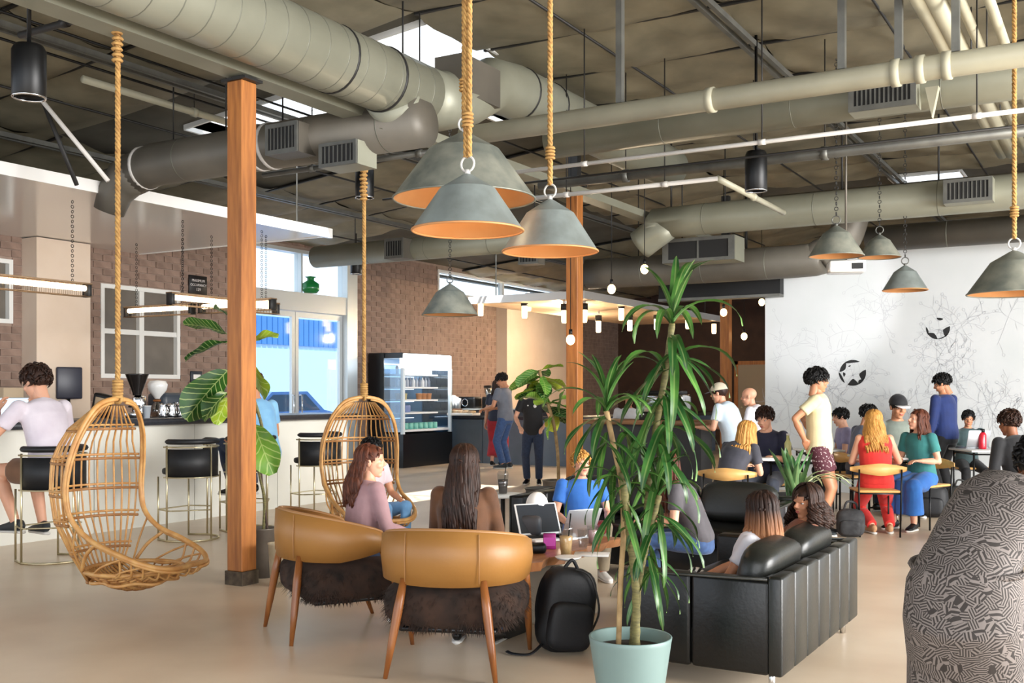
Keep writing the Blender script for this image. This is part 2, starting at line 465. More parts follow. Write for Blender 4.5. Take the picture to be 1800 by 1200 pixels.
emblem(1499, 655, 23.5, [(58, 128, .80, .74, 1, 1), (122, 176, .66, .60, 1, 1), (178, 232, .84, .84, 1.06, 1.0), (176, 205, .52, .58, .74, .74), (-112, -62, .48, .46, 1.0, 1.0), (-64, -34, .74, .74, 1.0, 1.0), (-40, 14, .52, .52, 1.0, 1.0), (104, 124, .52, .52, .62, .62)])
emblem(1649, 577, 21, [(172, 215, .84, .84, 1.02, 1.0), (205, 268, .5, .6, .98, .98), (262, 330, .88, .88, .97, .97), (-52, 10, .45, .45, 1.0, 1.0), (62, 98, .72, .72, .95, .95)])
fx0 = ony(1160, 500, YM - .15).x; fx1 = ony(1373, 500, YM - .15).x
struct('trim_3', MB().bx(fx0, fx1, YM - .2, YM - .02, 2.80, 3.06).bx(fx0, fx1, YM - .22, YM - .02, 2.76, 2.80, 1), [M['blackpaint'], M['steel']], 'black fascia beam left of the white mural wall', 'beam')

# roof deck with skylight openings, insulation, joists
XB = -5.4
def zdrop(x): return -.10 * max(0, XB - x)       # the roof falls towards the window wall
SKY = [(-6.45, -5.35, 7.75, 11.2), (-9.1, -7.5, 8.3, 9.9), (-10.6, -9.4, 15.5, 18.0), (-3.2, -2.2, 17.0, 20.0)]
dk = MB(); holes_wall(dk, -12.65, 8, -5, 27.2, SKY + [(XB, XB, -99, -98)], lambda a, b, c, d: dk.bx(a, b, c, d, ZC, ZC + .12))
dk.v = [(a, b, c + zdrop(a)) for a, b, c in dk.v]
ceiling = struct('ceiling', dk, M['deck'], 'open warehouse roof with sagging insulation panels and skylights', 'ceiling')
for s in SKY:
    c = MB()
    for (a, b, e, f) in ((s[0] - .03, s[0], s[2], s[3]), (s[1], s[1] + .03, s[2], s[3]), (s[0], s[1], s[2] - .03, s[2]), (s[0], s[1], s[3], s[3] + .03)): c.bx(a, b, e, f, ZC - .05, ZC + .5)
    c.v = [(a, b, e + zdrop(a)) for a, b, e in c.v]; c.build('skylight_curb', M['whiteframe'], ceiling)
    c = MB().bx(s[0], s[1], s[2], s[3], ZC + .42, ZC + .44); c.v = [(a, b, e + zdrop(a)) for a, b, e in c.v]; c.build('skylight_pane', glass('skylight_glass', (250, 252, 255), .97), ceiling)
PX, PY = 2.4, 1.15
pv = []
for k in range(5):
    nx, ny = 16, 8; V = []; Fc = []
    for i in range(nx + 1):
        for j in range(ny + 1):
            x = i / nx; y = j / ny
            sag = -.10 * (math.sin(math.pi * y) ** .6) * (.7 + .3 * math.sin(math.pi * x)) - .03 * math.sin(math.pi * x)
            w = mnoise.noise(Vector((x * 5 + k * 9, y * 3, k))) * .055 + mnoise.noise(Vector((x * 14 + k, y * 8, 3))) * .02
            V.append((x * PX - PX / 2, y * PY - PY / 2, sag + w * min(1, 6 * min(y, 1 - y))))
    for i in range(nx):
        for j in range(ny): a = i * (ny + 1) + j; Fc.append((a, a + 1, a + ny + 2, a + ny + 1))
    pv.append(MB().add(V, Fc, 0, True).mesh('insulation_panel', M['insul']))
rp = random.Random(5); y = 1.2
strap = MB().bx(-PX / 2, PX / 2, -.018, .018, -.02, .0).mesh('seam_strap', M['darksteel'])
while y < 26.5:
    x = -11.4
    while x < 6.5:
        inside = any(x - PX / 2 < s[1] - .05 and x + PX / 2 > s[0] + .05 and y - PY / 2 < s[3] - .05 and y + PY / 2 > s[2] + .05 for s in SKY)
        if not inside:
            pj = project((x, y, ZC - .05))
            if pj and -250 < pj[0] < 2050 and -150 < pj[1] < 560:
                o = place('insulation_panel', rp.choice(pv), ceiling, loc=(x, y, ZC - .02 + zdrop(x)))
                if rp.random() < .5: o.rotation_euler = (0, math.atan(.1) if x < XB else 0, math.pi)
                else: o.rotation_euler = (0, -math.atan(.1) if x < XB else 0, 0)
                place('seam_strap', strap, ceiling, loc=(x, y - PY / 2, ZC - .03 + zdrop(x)), rot=(0, -math.atan(.1) if x < XB else 0, 0))
        x += PX
    y += PY
for i in range(9):
    x = -12.6 + 2.4 * i + 0.0
    j = MB()
    for dx in (-.05, .05): j.bx(x + dx - .02, x + dx + .02, 1, 27, ZC - .20 + zdrop(x), ZC - .15 + zdrop(x))
    if i not in (3,): j.build('joist', M['steel'], ceiling)
for i in range(8):
    x = -11.4 + 2.4 * i; MB().tube([(x, 1, ZC - .16 + zdrop(x)), (x, 27, ZC - .16 + zdrop(x))], .013, 6).build('conduit', M['darksteel'], ceiling)
# timber posts
POSTX = -5.6
def timber_post(u, label, top):
    p = onx(u, HZ, POSTX); r = thing('timber_post', label, 'post', (p.x, p.y, 0), 0, 'orange timber posts')
    MB().rbox((0, 0, top / 2 + .05), (.15, .15, top - .1), .006, 1, smooth=False).build('shaft', M['post'], r)
    MB().bx(-.085, .085, -.085, .085, 0, .10).build('base_plate', mat('stained_concrete_base', (92, 80, 62), .9, col2=(60, 48, 38), scale=20), r)
    MB().bx(-.12, .12, -.09, .09, top, top + .02).build('cap_plate', M['darksteel'], r)
    MB().bx(-.06, .06, -.05, .05, top + .03, 4.55).build('saddle', M['darksteel'], r)
timber_post(425, 'near orange timber post beside the hanging rattan chair', 3.66)
timber_post(1010, 'orange timber post behind the tall strap-leaved plant', 3.8)
timber_post(1276, 'far orange timber post left of the white mural wall', 3.3)
# glossy white soffit above the bar
so = thing('bar_soffit', 'glossy white hanging soffit above the long bar', 'soffit', (0, 0, 0))
MB().bx(XW + .02, -8.86, 3.0, 10.42, 3.40, 3.46).build('panel', M['white'], so)
MB().bx(-8.86, -8.80, 3.0, 10.46, 3.37, 3.49).bx(XW + .02, -8.86, 10.42, 10.46, 3.39, 3.47).build('edge_strip', M['white'], so)
for y in (4.5, 7.2, 9.9):
    MB().cyl((-8.9, y, 3.46), (-8.9, y, ZC), .01, 6).build('hanger_rod', M['steel'], so)
# ================================================================== under the roof: beam, ducts, pipes, lamps
struct('trim_4', MB().bx(POSTX - .1, POSTX + .1, 0, 27, 3.70, 3.79), M['duct'], 'long painted roof beam carried by the timber posts', 'beam')
def duct(name, label, path, r, m='duct', seam=.3, bend=0, cat='duct', n=28, band=None):
    o = thing(name, label, cat, tuple(path[0]))
    P = [Vector(p) - Vector(path[0]) for p in path]
    if bend: P = smoothpath(P, bend)
    MB().tube(P, r, n).build('pipe_run' if cat == 'pipe' else 'tube', M[m], o)
    if seam:
        acc = 0; nxt = seam; rib = MB().tube([(0, 0, -.004), (0, 0, .004)], r * 1.008, n).mesh('seam_rib', M['seam'])
        for i in range(len(P) - 1):
            d = P[i + 1] - P[i]; L = d.length
            while nxt <= acc + L:
                c = P[i] + d * ((nxt - acc) / L); place('seam_rib', rib, o, loc=c, rot=(d.normalized() + Vector((.0, 0, .0))).to_track_quat('Z', 'Y').to_euler()); nxt += seam
            acc += L
    return o
def vent(parent, c, d, n=9, face=(0, -1), m='duct'):
    """small sheet-metal box with a louvred grille; c relative to the duct"""
    c = Vector(c); b = MB().box(c, d); o = b.build('vent_box', M[m], parent)
    g = MB(); w = d[0] if face[1] else d[1]; sgn = face[1] or face[0]
    if face[1]:
        MB().bx(c.x - w * .42, c.x + w * .42, c.y + sgn * d[1] / 2, c.y + sgn * (d[1] / 2 + .006), c.z - d[2] * .36, c.z + d[2] * .36).build('grille', M['grille'], o)
        for i in range(n):
            x = c.x - w * .4 + w * .8 * (i + .5) / n; g.bx(x - w * .012, x + w * .012, c.y + sgn * d[1] / 2, c.y + sgn * (d[1] / 2 + .015), c.z - d[2] * .36, c.z + d[2] * .36)
        q = c.y + sgn * (d[1] / 2 + .008)
        for (a, e, h, k) in ((-.5, .5, .36, .5), (-.5, .5, -.5, -.36), (-.5, -.42, -.36, .36), (.42, .5, -.36, .36)): g.bx(c.x + a * w, c.x + e * w, q - .012, q + .012, c.z + h * d[2], c.z + k * d[2])
    else:
        MB().bx(c.x + sgn * d[0] / 2, c.x + sgn * (d[0] / 2 + .006), c.y - w * .42, c.y + w * .42, c.z - d[2] * .36, c.z + d[2] * .36).build('grille', M['grille'], o)
        for i in range(n):
            y = c.y - w * .4 + w * .8 * (i + .5) / n; g.bx(c.x + sgn * d[0] / 2, c.x + sgn * (d[0] / 2 + .015), y - w * .012, y + w * .012, c.z - d[2] * .36, c.z + d[2] * .36)
    g.build('louvres', M['steel'], o); return o
md = duct('spiral_duct', 'huge spiral duct running over the near timber post', [(-5.22, .6, 3.93), (-5.22, 7.35, 3.93)], .258, seam=.22)
base = Vector((-5.22, .6, 3.93))
t = MB(); t.tube([Vector((0, 6.75, 0)), Vector((0, 7.0, .01)), Vector((0, 7.5, .16)), Vector((0, 7.9, .38)), Vector((0, 8.3, .42)), Vector((0, 12.4, .42))], [.258, .258, .245, .25, .26, .26], 28); t.build('tube', M['duct'], md)
MB().box((.10, 7.35, .24), (.30, .62, .34)).build('collar_box', M['ductd'], md)
for (y_, z_, r_) in ((5.6, 0, .264), (6.2, 0, .268), (8.4, .42, .268), (9.0, .42, .268)): MB().tube([(0, y_, z_), (0, y_ + .02, z_)], r_, 28).build('joint_band', M['darksteel'], md)
MB().tube([(0, 6.35, -.1), (-.05, 6.5, -.22), (-.1, 6.5, -.36)], [.24, .22, .2], 24).build('branch_boot', M['duct'], md)
for y in (2.0, 4.4, 6.5, 10.0):
    MB().cyl((.0, y, .2 if y < 7 else .6), (0, y, ZC - base.z), .008, 6).build('hanger_rod', M['darksteel'], md)
br = duct('branch_duct', 'dark grey branch duct with scoops crossing behind the near timber post', [(-8.55, 7.1, 3.55), (-8.2, 7.1, 3.62), (-5.0, 7.1, 3.62)], .205, 'ductd', .8)
MB().tube([(.15, 0, .03), (-.05, -.02, -.03), (-.2, -.03, -.16), (-.28, -.04, -.34)], [.2, .2, .17, .15], 24).build('elbow', M['ductd'], br)
for (x_, z_) in ((1.72, .07), (1.86, .07), (.2, .05)): MB().tube([(x_, 0, z_), (x_ + .035, 0, z_ + .002)], .213, 24).build('clamp_band', M['wpipe'], br)
vent(br, (2.3, -.22, .02), (.36, .22, .26), 7, m='ductd'); vent(br, (2.85, -.12, -.16), (.4, .26, .2), 7, m='duct')
for x in (.6, 1.3, 2.0): MB().cyl((x, 0, .27), (x, 0, ZC - 3.55), .008, 6).build('hanger_rod', M['darksteel'], br)
pa = duct('overhead_pipe', 'long pale pipe with couplings crossing the upper right', [(-4.95, 7.6, 3.6), (3.2, 7.6, 3.6)], .082, 'pipe', 0, cat='pipe', n=20)
def px_on(u, y): return ony(u, 300, y).x
for u in (1575, 1618, 1665, 1250):
    x = px_on(u, 7.6) + 4.95; MB().tube([(x - .03, 0, 0), (x + .03, 0, 0)], .095, 20).build('coupling', M['pipe'], pa)
for u in (1090, 1480, 1580, 1680):
    x = px_on(u, 7.6) + 4.95; MB().bx(x - .025, x + .025, -.03, .03, .08, ZC - 3.6).build('hanger_bar', M['steel'], pa)
a2 = duct('supply_duct', 'long grey supply duct just behind the pale pipe', [(-4.9, 9.1, 3.86), (3.0, 9.1, 3.86)], .17, 'duct', 1.2)
x = px_on(1556, 8.9) + 4.9; vent(a2, (x, -.22, -.04), (.52, .22, .3), 12)
MB().add([(x + .32, -.3, -.06), (x + .42, -.3, -.06), (x + .37, -.3, -.3), (x + .32, -.22, -.06), (x + .42, -.22, -.06), (x + .37, -.22, -.3)], [(0, 2, 1), (3, 4, 5), (0, 1, 4, 3), (1, 2, 5, 4), (2, 0, 3, 5)]).build('bracket', M['pipe'], a2)
db = duct('return_duct', 'wide khaki duct with a vent box at the right', [(-5.6, 12.9, 3.35), (-5.25, 12.9, 3.55), (-4.8, 12.9, 3.62), (2.5, 12.9, 3.62)], .2, 'duct', 1.4, bend=4)
x = px_on(1705, 12.7) + 5.6; vent(db, (x, -.28, .27), (.5, .22, .26), 9)
for u in (1180, 1480, 1650): x = px_on(u, 12.9) + 5.6; MB().cyl((x, 0, .45), (x, 0, ZC - 3.35), .012, 6).build('hanger_rod', M['darksteel'], db)
gb = duct('low_duct', 'low brown-grey duct curving up left of the mural wall', [(-6.9, 14.0, 3.14), (-3.9, 14.0, 3.14), (-3.5, 14.0, 3.2), (-3.22, 14.0, 3.38), (-3.1, 14.0, 3.7)], .22, 'ductd', .9, bend=6)
pb = MB(); x0 = px_on(1175, 13.4); x1 = px_on(1300, 13.4)
gx = thing('air_handler_box', 'rectangular sheet-metal air box with a wide dark grille', 'vent', ((x0 + x1) / 2, 13.4, 3.22))
vent(gx, (0, 0, .06), (x1 - x0, .4, .32), 1, m='duct')
ed = duct('bar_duct', 'slim grey duct with a square vent above the brick wall', [(-11.2, 12.9, 3.55), (-6.6, 12.9, 3.55)], .17, 'duct', 1.1)
x = px_on(702, 12.7) + 11.2; vent(ed, (x, -.2, -.02), (.34, .26, .3), 6, m='ductd'); vent(ed, (px_on(935, 12.7) + 11.2, -.2, -.28), (.3, .2, .22), 5, m='ductd')
for x in (.8, 2.6, 4.0): MB().cyl((x, 0, .15), (x, 0, 1.1), .008, 6).build('hanger_rod', M['darksteel'], ed)
for x in (.8, 2.4): MB().cyl((x, 0, .2), (x, 0, ZC - 3.14), .008, 6).build('hanger_rod', M['darksteel'], gb)
for x in (-.3, .3): MB().cyl((x, 0, .2), (x, 0, ZC - 3.22), .008, 6).build('hanger_rod', M['darksteel'], gx)
far = duct('far_duct', 'dark duct crossing high above the white mural wall', [(-3.0, 14.4, 3.42), (3.2, 14.4, 3.42)], .17, 'ductd', 1.0)
far2 = duct('rear_duct', 'thin duct high above the mural pendants', [(-4.2, 13.6, 3.86), (3.2, 13.6, 3.86)], .11, 'ductd', 0)
# sprinkler and conduit runs
def pipe(label, a, b, r, m='pipe', name='sprinkler_pipe', fit=0, hang=True):
    a = Vector(a); b = Vector(b); o = thing(name, label, 'pipe', tuple(a)); L = (b - a).length; t = (b - a).normalized()
    MB().cyl((0, 0, 0), b - a, r, 14).build('pipe_run', M[m], o)
    for i in range(fit):
        c = t * L * (i + .5) / fit; MB().tube([c - t * .03, c + t * .03], r * 1.3, 14).build('coupling', M[m], o)
        if hang: MB().cyl(c + Vector((0, 0, r)), c + Vector((0, 0, ZC - .1 - (a + c).z)), .006, 6).build('hanger_rod', M['darksteel'], o)
    return o
def yl(u, v, z):  # point at height z through a pixel
    return onz(u, v, z)
q = yl(1100, 279, 3.42); pipe('thin white sprinkler pipe behind the bell pendants, upper of two', (q.x - 1.2, q.y, 3.42), (q.x + 3.6, q.y, 3.42), .018, 'wpipe', fit=3)
q2 = yl(1100, 331, 3.42); q3 = yl(1245, 305, 3.42)
pipe('thin white sprinkler pipe behind the bell pendants, lower of two', (q2.x - 1.2, q2.y, 3.42), (q3.x, q2.y, 3.42), .022, 'wpipe', fit=2)
pipe('pale sprinkler branch running towards the mural wall', (q3.x, q2.y, 3.42), (q3.x, q2.y + 2.2, 3.42), .03, 'pipe', fit=1)
q = yl(1100, 309, 3.6); pipe('grey conduit between the white sprinkler pipes', (q.x - 1.0, q.y, 3.6), (q.x + 5, q.y, 3.6), .05, 'steel', 'conduit_pipe', fit=3)
for i, (u, v, r, lab) in enumerate(((1667, 92, .062, 'thick pale roof pipe at the upper right, leftmost of the run'), (1700, 112, .066, 'thick pale roof pipe at the upper right, second of the run'), (1722, 80, .036, 'slim pale roof pipe at the upper right, third of the run'), (1782, 120, .036, 'slim pale roof pipe at the top right corner'))):
    q = yl(u, v, 4.08); pipe(lab, (q.x, q.y - 3.2, 4.08), (q.x, 13.0, 4.08), r, 'pipe', 'roof_pipe', fit=3)
q = yl(1500, 255, 3.5); pipe('thin dark rod crossing below the ducts at the right', (q.x - 5, q.y, 3.5), (q.x + 3, q.y, 3.5), .012, 'darksteel', 'rod')
q = yl(300, 185, 4.2); pipe('pale pipe behind the rope of the near hanging chair', (q.x, q.y - 1, 4.2), (q.x, q.y + 1.6, 4.2), .035, 'pipe', 'roof_pipe', fit=1)
for k, (u, v, lab) in enumerate(((120, 60, 'thin black cable rail, upper of the pair at the upper left'), (200, 130, 'thin black cable rail, lower of the pair at the upper left'))):
    q = yl(u, v, 4.3); pipe(lab, (q.x, q.y - 2, 4.3), (q.x, q.y + 3.5, 4.3), .012, 'black', 'rod')
q = W(55, 128, 9.5); pipe('slanted dark brace above the soffit', q, W(135, 325, 9.5), .02, 'darksteel', 'brace'); pipe('pale slanted brace above the soffit', W(28, 121, 9.3), W(190, 318, 9.3), .02, 'wpipe', 'brace')

# ---- can downlights
def can(u, v0, v1, d, dia, label):
    a = W(u, v0, d); b = W(u, v1, d); h = a.z - b.z
    o = thing('can_downlight', label, 'lamp', (b.x, b.y, b.z), 0, 'black can downlights')
    MB().lathe([(dia * .42, h * .995), (dia * .5, h * .9), (dia * .5, .01), (dia * .46, 0), (dia * .42, .03), (.001, .06)], n=24).lathe([(.001, h), (dia * .42, h * .995)], n=24).build('housing', M['black'], o)
    MB().tube(ring_pts((0, 0, .004), dia * .47, 24), .008, 6, closed=True).build('trim_ring', M['chrome'], o)
    MB().cyl((0, 0, h), (0, 0, ZC - b.z), .014, 8).build('stem', M['black'], o)
can(51, 80, 172, 6.6, .205, 'large black can downlight at the upper left corner')
can(641, 294, 348, 11.2, .2, 'black can downlight behind the rope of the far hanging chair')
can(626, 446, 482, 17.6, .19, 'small black can downlight beside the storefront frame')
can(1329, 266, 336, 9.6, .2, 'black can downlight above the wide khaki duct')
can(1311, 487, 514, 15.9, .2, 'small can downlight beside the far timber post')
# ---- bell pendants
M['bell'] = mat('weathered_zinc', (150, 160, 158), .48, metal=.35, col2=(120, 126, 122), scale=5, detail=8, bump=.1)
M['bellold'] = mat('old_zinc', (96, 102, 96), .55, metal=.35, col2=(150, 150, 136), scale=6, detail=8, bump=.2)
M['bellin'] = mat('copper_lining', (206, 150, 98), .5, metal=.1, col2=(190, 128, 74), scale=3)
M['rope'] = mat('manila_rope', (190, 150, 88), .85, col2=(150, 108, 58), scale=30)
M['bulb'] = emis('warm_bulb', (255, 214, 150), 4.0)
def bell(u, v, d, wpx, hpx, label, top=None, m='bell', ropes=1, light=0, chain=False):
    p = W(u, v, d); R = wpx / F * d / 2; h = hpx / F * d
    o = thing('bell_pendant', label, 'lamp', tuple(p), 0, 'metal bell pendants')
    prof = [(1.0, 0), (.985, .03), (.50, .73), (.10, .97), (.04, 1.0)]
    MB().lathe([(a * R, b * h) for a, b in prof[:3]], n=40).lathe([(a * R, b * h) for a, b in prof[2:]] + [(.001, h)], n=40).build('shade', M[m], o)
    MB().lathe([(1.0 * R, 0), (.95 * R, .03 * h), (.46 * R, .69 * h), (.001, .90 * h)][::-1], n=40).build('lining', M['bellin'], o)
    MB().tube(ring_pts((0, 0, 0), R, 40), .006, 6, closed=True).build('rim', M['bellin'] if m == 'bell' else M[m], o)
    MB().tube(ring_pts((0, 0, h + .05), .04, 20, 'y'), .006, 8, closed=True).cyl((0, 0, h - .01), (0, 0, h + .02), .015, 8).build('ring', M['steel'] if chain else M['wpipe'], o)
    MB().ell((0, 0, h * .42), (.035, .035, .045)).cyl((0, 0, h * .5), (0, 0, h * .95), .018, 10).build('bulb', M['bulb'] if light else M['white'], o)
    zt = (ZC if top is None else top) - p.z
    r = MB()
    if chain:
        k = int((zt - h - .09) / .05)
        for i in range(min(k + 1, 80)): r.tube([Vector((0, 0, h + .09 + .05 * i)) + q for q in ring_pts((0, 0, .02), .018, 10, 'y' if i % 2 else 'x')], .004, 5, closed=True)
        r.build('chain', M['darksteel'], o)
    else:
        for k in range(ropes): rope_mb(r, [(.022 * k - .011 * (ropes - 1), 0, h + .085), (.03 * k - .015 * (ropes - 1), .0, zt)], .013 if ropes > 1 else .015)
        for i in range(4): r.tube([Vector((0, 0, h + .25 + .02 * i)) + q for q in ring_pts((0, 0, 0), .024, 10)], .009, 5, closed=True)
        r.build('rope', M['rope'], o)
    if light:
        l = bpy.data.lights.new('pendant_bulb', 'POINT'); l.energy = light; l.color = (1, .82, .58); l.shadow_soft_size = .04
        lo = bpy.data.objects.new('pendant_bulb', l); COL.objects.link(lo); lo.parent = o; lo.location = (0, 0, h * .25)
    return o
bell(822, 405, 5.5, 196, 100, 'zinc bell pendant on doubled rope, front of the near cluster', ropes=2, light=1.1)
bell(816, 350, 6.3, 250, 118, 'largest weathered zinc bell pendant, behind the front one of the cluster', m='bellold', light=1.1)
bell(967, 442, 6.4, 168, 92, 'zinc bell pendant on a single rope, right of the near cluster', light=1.0)
bell(791, 553, 11.4, 98, 54, 'small dark zinc bell pendant in front of the clerestory window', m='bellold', chain=True, top=4.33)
q = W(791, 553, 11.4); pipe('slim bar carrying the small dark bell pendant', (q.x - .9, q.y, 4.34), (q.x + 1.2, q.y, 4.34), .02, 'darksteel', 'support_pipe', fit=2)
bell(1470, 450, 10.2, 94, 54, 'grey bell pendant left of the projector', m='bellold', chain=True)
bell(1546, 452, 11.6, 72, 40, 'small grey bell pendant tucked behind the projector pendant', m='bellold', chain=True)
bell(1591, 510, 12.2, 76, 44, 'small pale bell pendant hanging before the white mural wall', chain=True)
bell(1783, 516, 7.6, 156, 76, 'large grey bell pendant on rope at the right edge', m='bellold')
# ---- bare bulbs
def bulb(u, v, d, label):
    p = W(u, v, d); o = thing('bare_bulb', label, 'bulb', tuple(p), 0, 'bare hanging bulbs')
    MB().ell((0, 0, 0), (.05, .05, .06)).build('glass_globe', M['bulb'], o)
    MB().cyl((0, 0, .055), (0, 0, .12), .02, 10).build('socket', M['black'], o)
    MB().cyl((0, 0, .12), (0, 0, ZC - p.z), .005, 6).build('cord', M['black'], o)
bulb(1003, 597, 12.0, 'bare warm bulb in front of the middle timber post')
bulb(1075, 508, 13, 'bare warm bulb just above the canopy corner'); bulb(1133, 473, 13, 'highest bare warm bulb, under the wide khaki duct')
bulb(1272, 549, 15.5, 'bare warm bulb in front of the far timber post'); bulb(1308, 591, 17, 'bare warm bulb between the far post and the mural wall'); bulb(1339, 531, 17, 'bare warm bulb at the left edge of the mural wall')
# ---- projector
p = W(1487, 470, 10.8); o = thing('projector', 'white ceiling projector in front of the mural wall', 'projector', tuple(p), math.radians(20))
MB().rbox((0, 0, 0), (.36, .28, .12), .02).build('body', M['white'], o)
MB().bx(.04, .15, -.146, -.14, -.03, .03).build('lens_panel', M['grille'], o)
MB().bx(-.16, -.02, -.1, .1, .06, .07).build('vent_slots', M['steel'], o)
MB().cyl((0, 0, .06), (0, 0, ZC - p.z), .012, 10).build('mount_pole', M['ductd'], o)
l = bpy.data.lights.new('projector_lamp', 'SPOT'); l.energy = 110; l.spot_size = math.radians(40); l.spot_blend = .6; l.shadow_soft_size = .05; l.color = (1, 1, 1)
lo = bpy.data.objects.new('projector_lamp', l); COL.objects.link(lo)
tgt = ony(1432, 520, YM); lo.location = p + (tgt - p).normalized() * .3; lo.rotation_euler = (tgt - Vector(lo.location)).to_track_quat('-Z', 'Y').to_euler()
# ================================================================== the bar
BX, BZ = -8.85, 1.125
M['barwhite'] = mat('bar_front_paint', (232, 230, 220), .45, col2=(222, 220, 208), scale=1.5)
M['barblack'] = mat('bar_top_stone', (40, 42, 48), .3, col2=(54, 56, 62), scale=30)
bar = thing('long_bar', 'long white bar with a dark stone counter', 'bar', (BX, 3.0, 0))
for i in range(6):
    y0 = 1.3 * i; MB().bx(-.62, 0, y0 + .004, y0 + 1.3 - .004, .0, BZ - .07).build('front_panel', M['barwhite'], bar)
MB().rbox((-.3, 3.95, BZ - .035), (.86, 7.95, .07), .008, 1).build('counter_top', M['barblack'], bar)
# ---- bar stools
M['stoolblack'] = mat('black_upholstery', (10, 11, 14), .55, col2=(16, 17, 21), scale=20)
def make_stool(label):
    o = thing('bar_stool', label, 'stool', (0, 0, 0), 0, 'black bar stools along the bar'); R = .27
    arc = lambda r, z, a0, a1, n: [(r * math.sin(math.radians(a0 + (a1 - a0) * i / n)), -r * math.cos(math.radians(a0 + (a1 - a0) * i / n)), z) for i in range(n + 1)]
    def band(r0, r1, z0, z1, a0, a1, n=24):
        b = MB(); V = []
        for i in range(n + 1):
            a = math.radians(a0 + (a1 - a0) * i / n); s, c = math.sin(a), -math.cos(a)
            V += [(r1 * s, r1 * c, z0), (r1 * s, r1 * c, z1), (r0 * s, r0 * c, z1), (r0 * s, r0 * c, z0)]
        Fc = []
        for i in range(n):
            for j in range(4): Fc.append((4 * i + j, 4 * i + 4 + j, 4 * i + 4 + (j + 1) % 4, 4 * i + (j + 1) % 4))
        Fc += [(0, 1, 2, 3), (4 * n + 3, 4 * n + 2, 4 * n + 1, 4 * n)]
        return b.add(V, Fc, 0, True)
    band(.225, .265, .60, .865, -100, 100).build('backrest', M['stoolblack'], o)
    MB().tube(arc(.25, .935, -105, 105, 24), [.012] + [.032] * 23 + [.012], 8, flat=.8).build('top_rail', M['stoolblack'], o)
    MB().pillow((0, .02, .65), (.40, .40, .08), .5).build('seat', M['stoolblack'], o)
    MB().tube(arc(.27, .885, -105, 105, 24), .008, 6).tube(arc(.27, .60, -105, 105, 24), .007, 6).build('brass_band', M['brass'], o)
    for a in (-95, 0, 95):
        x, y = .27 * math.sin(math.radians(a)), -.27 * math.cos(math.radians(a)); MB().cyl((x, y, .0), (x, y, .90), .009, 8).build('leg', M['brass'], o)
    for x in (-.2, .2): MB().cyl((x, .2, 0), (x, .2, .6), .009, 8).build('leg', M['brass'], o)
    MB().tube([(-.2, .2, .01)] + arc(.27, .01, -95, 95, 24) + [(.2, .2, .01)], .010, 6).build('floor_ring', M['brass'], o)
    MB().tube([(-.2, .2, .29)] + [(-.268, .02, .29), (-.268, -.03, .29)] , .007, 6).tube([(-.268, -.02, .29), (0, -.27, .29), (.268, -.02, .29), (.2, .2, .29), (-.2, .2, .29)], .007, 6).build('foot_rail', M['brass'], o)
    return o
SX = -7.75
st = [(92, 'black bar stool under the man in the pale T-shirt'), (333, 'empty black bar stool between the rattan chair and the timber post'), (437, 'black bar stool half hidden behind the near timber post'), (557, 'black bar stool nearest the far hanging chair')]
stool0 = make_stool(st[0][1]); STP = []
for i, (u, lab) in enumerate(st):
    p = onx(u, HZ, SX); STP.append(p)
    if i == 0: stool0.location = (p.x, p.y, 0); stool0.rotation_euler = (0, 0, math.radians(90))
    else: dup(stool0, (p.x, p.y, 0), math.radians(90 + (0, 4, -3, 2)[i]), lab)
# ---- linear lamps over the bar
M['tube'] = emis('warm_tube', (255, 232, 196), 2.6)
def linear(a, b, label):
    a = Vector(a); b = Vector(b); L = (b - a).length; ang = math.atan2((b - a).y, (b - a).x)
    o = thing('linear_lamp', label, 'lamp', tuple(a), ang, 'caged linear lamps over the bar')
    MB().cyl((.05, 0, .02), (L - .05, 0, .02), .03, 12).build('glowing_tube', M['tube'], o)
    for x in (0, L - .05): MB().rbox((x + .025, 0, 0), (.05, .1, .14), .008, 1).build('end_cap', M['darksteel'], o)
    c = MB(); c.bx(0, L, -.05, .05, .066, .076)
    for y, z in ((-.05, -.065), (.05, -.065), (-.05, .06), (.05, .06)): c.cyl((0, y, z), (L, y, z), .005, 5)
    for i in range(1, int(L / .05)):
        x = i * .05; c.tube([(x, -.05, .06), (x, -.05, -.065), (x, .05, -.065), (x, .05, .06)], .0022, 4)
    c.build('wire_cage', mat('cage_bronze', (150, 124, 96), .4, metal=.6), o)
    for x in (.2, L - .2):
        ch = MB(); k = int((3.40 - a.z - .07) / .05)
        for i in range(k): ch.tube(ring_pts((x, 0, .09 + .05 * i), .016, 8, 'y' if i % 2 else 'x'), .004, 4, closed=True)
        ch.build('chain', M['black'], o)
linear((-9.3, 5.3, 2.45), (-9.3, 7.19, 2.45), 'caged linear lamp at the left edge over the bar')
linear((-9.3, 8.24, 2.45), (-9.3, 9.98, 2.45), 'caged linear lamp passing behind the near timber post')
a = ony(222, 552, 9.5); b = ony(340, 543, 9.5); linear((a.x, 9.5, 2.46), (b.x, 9.5, 2.46), 'short crosswise linear lamp in front of the four-pane window')
a = ony(352, 543, 9.5); linear((a.x, 9.5, 2.46), (a.x + 1.25, 9.5, 2.46), 'crosswise linear lamp partly hidden by the near timber post')
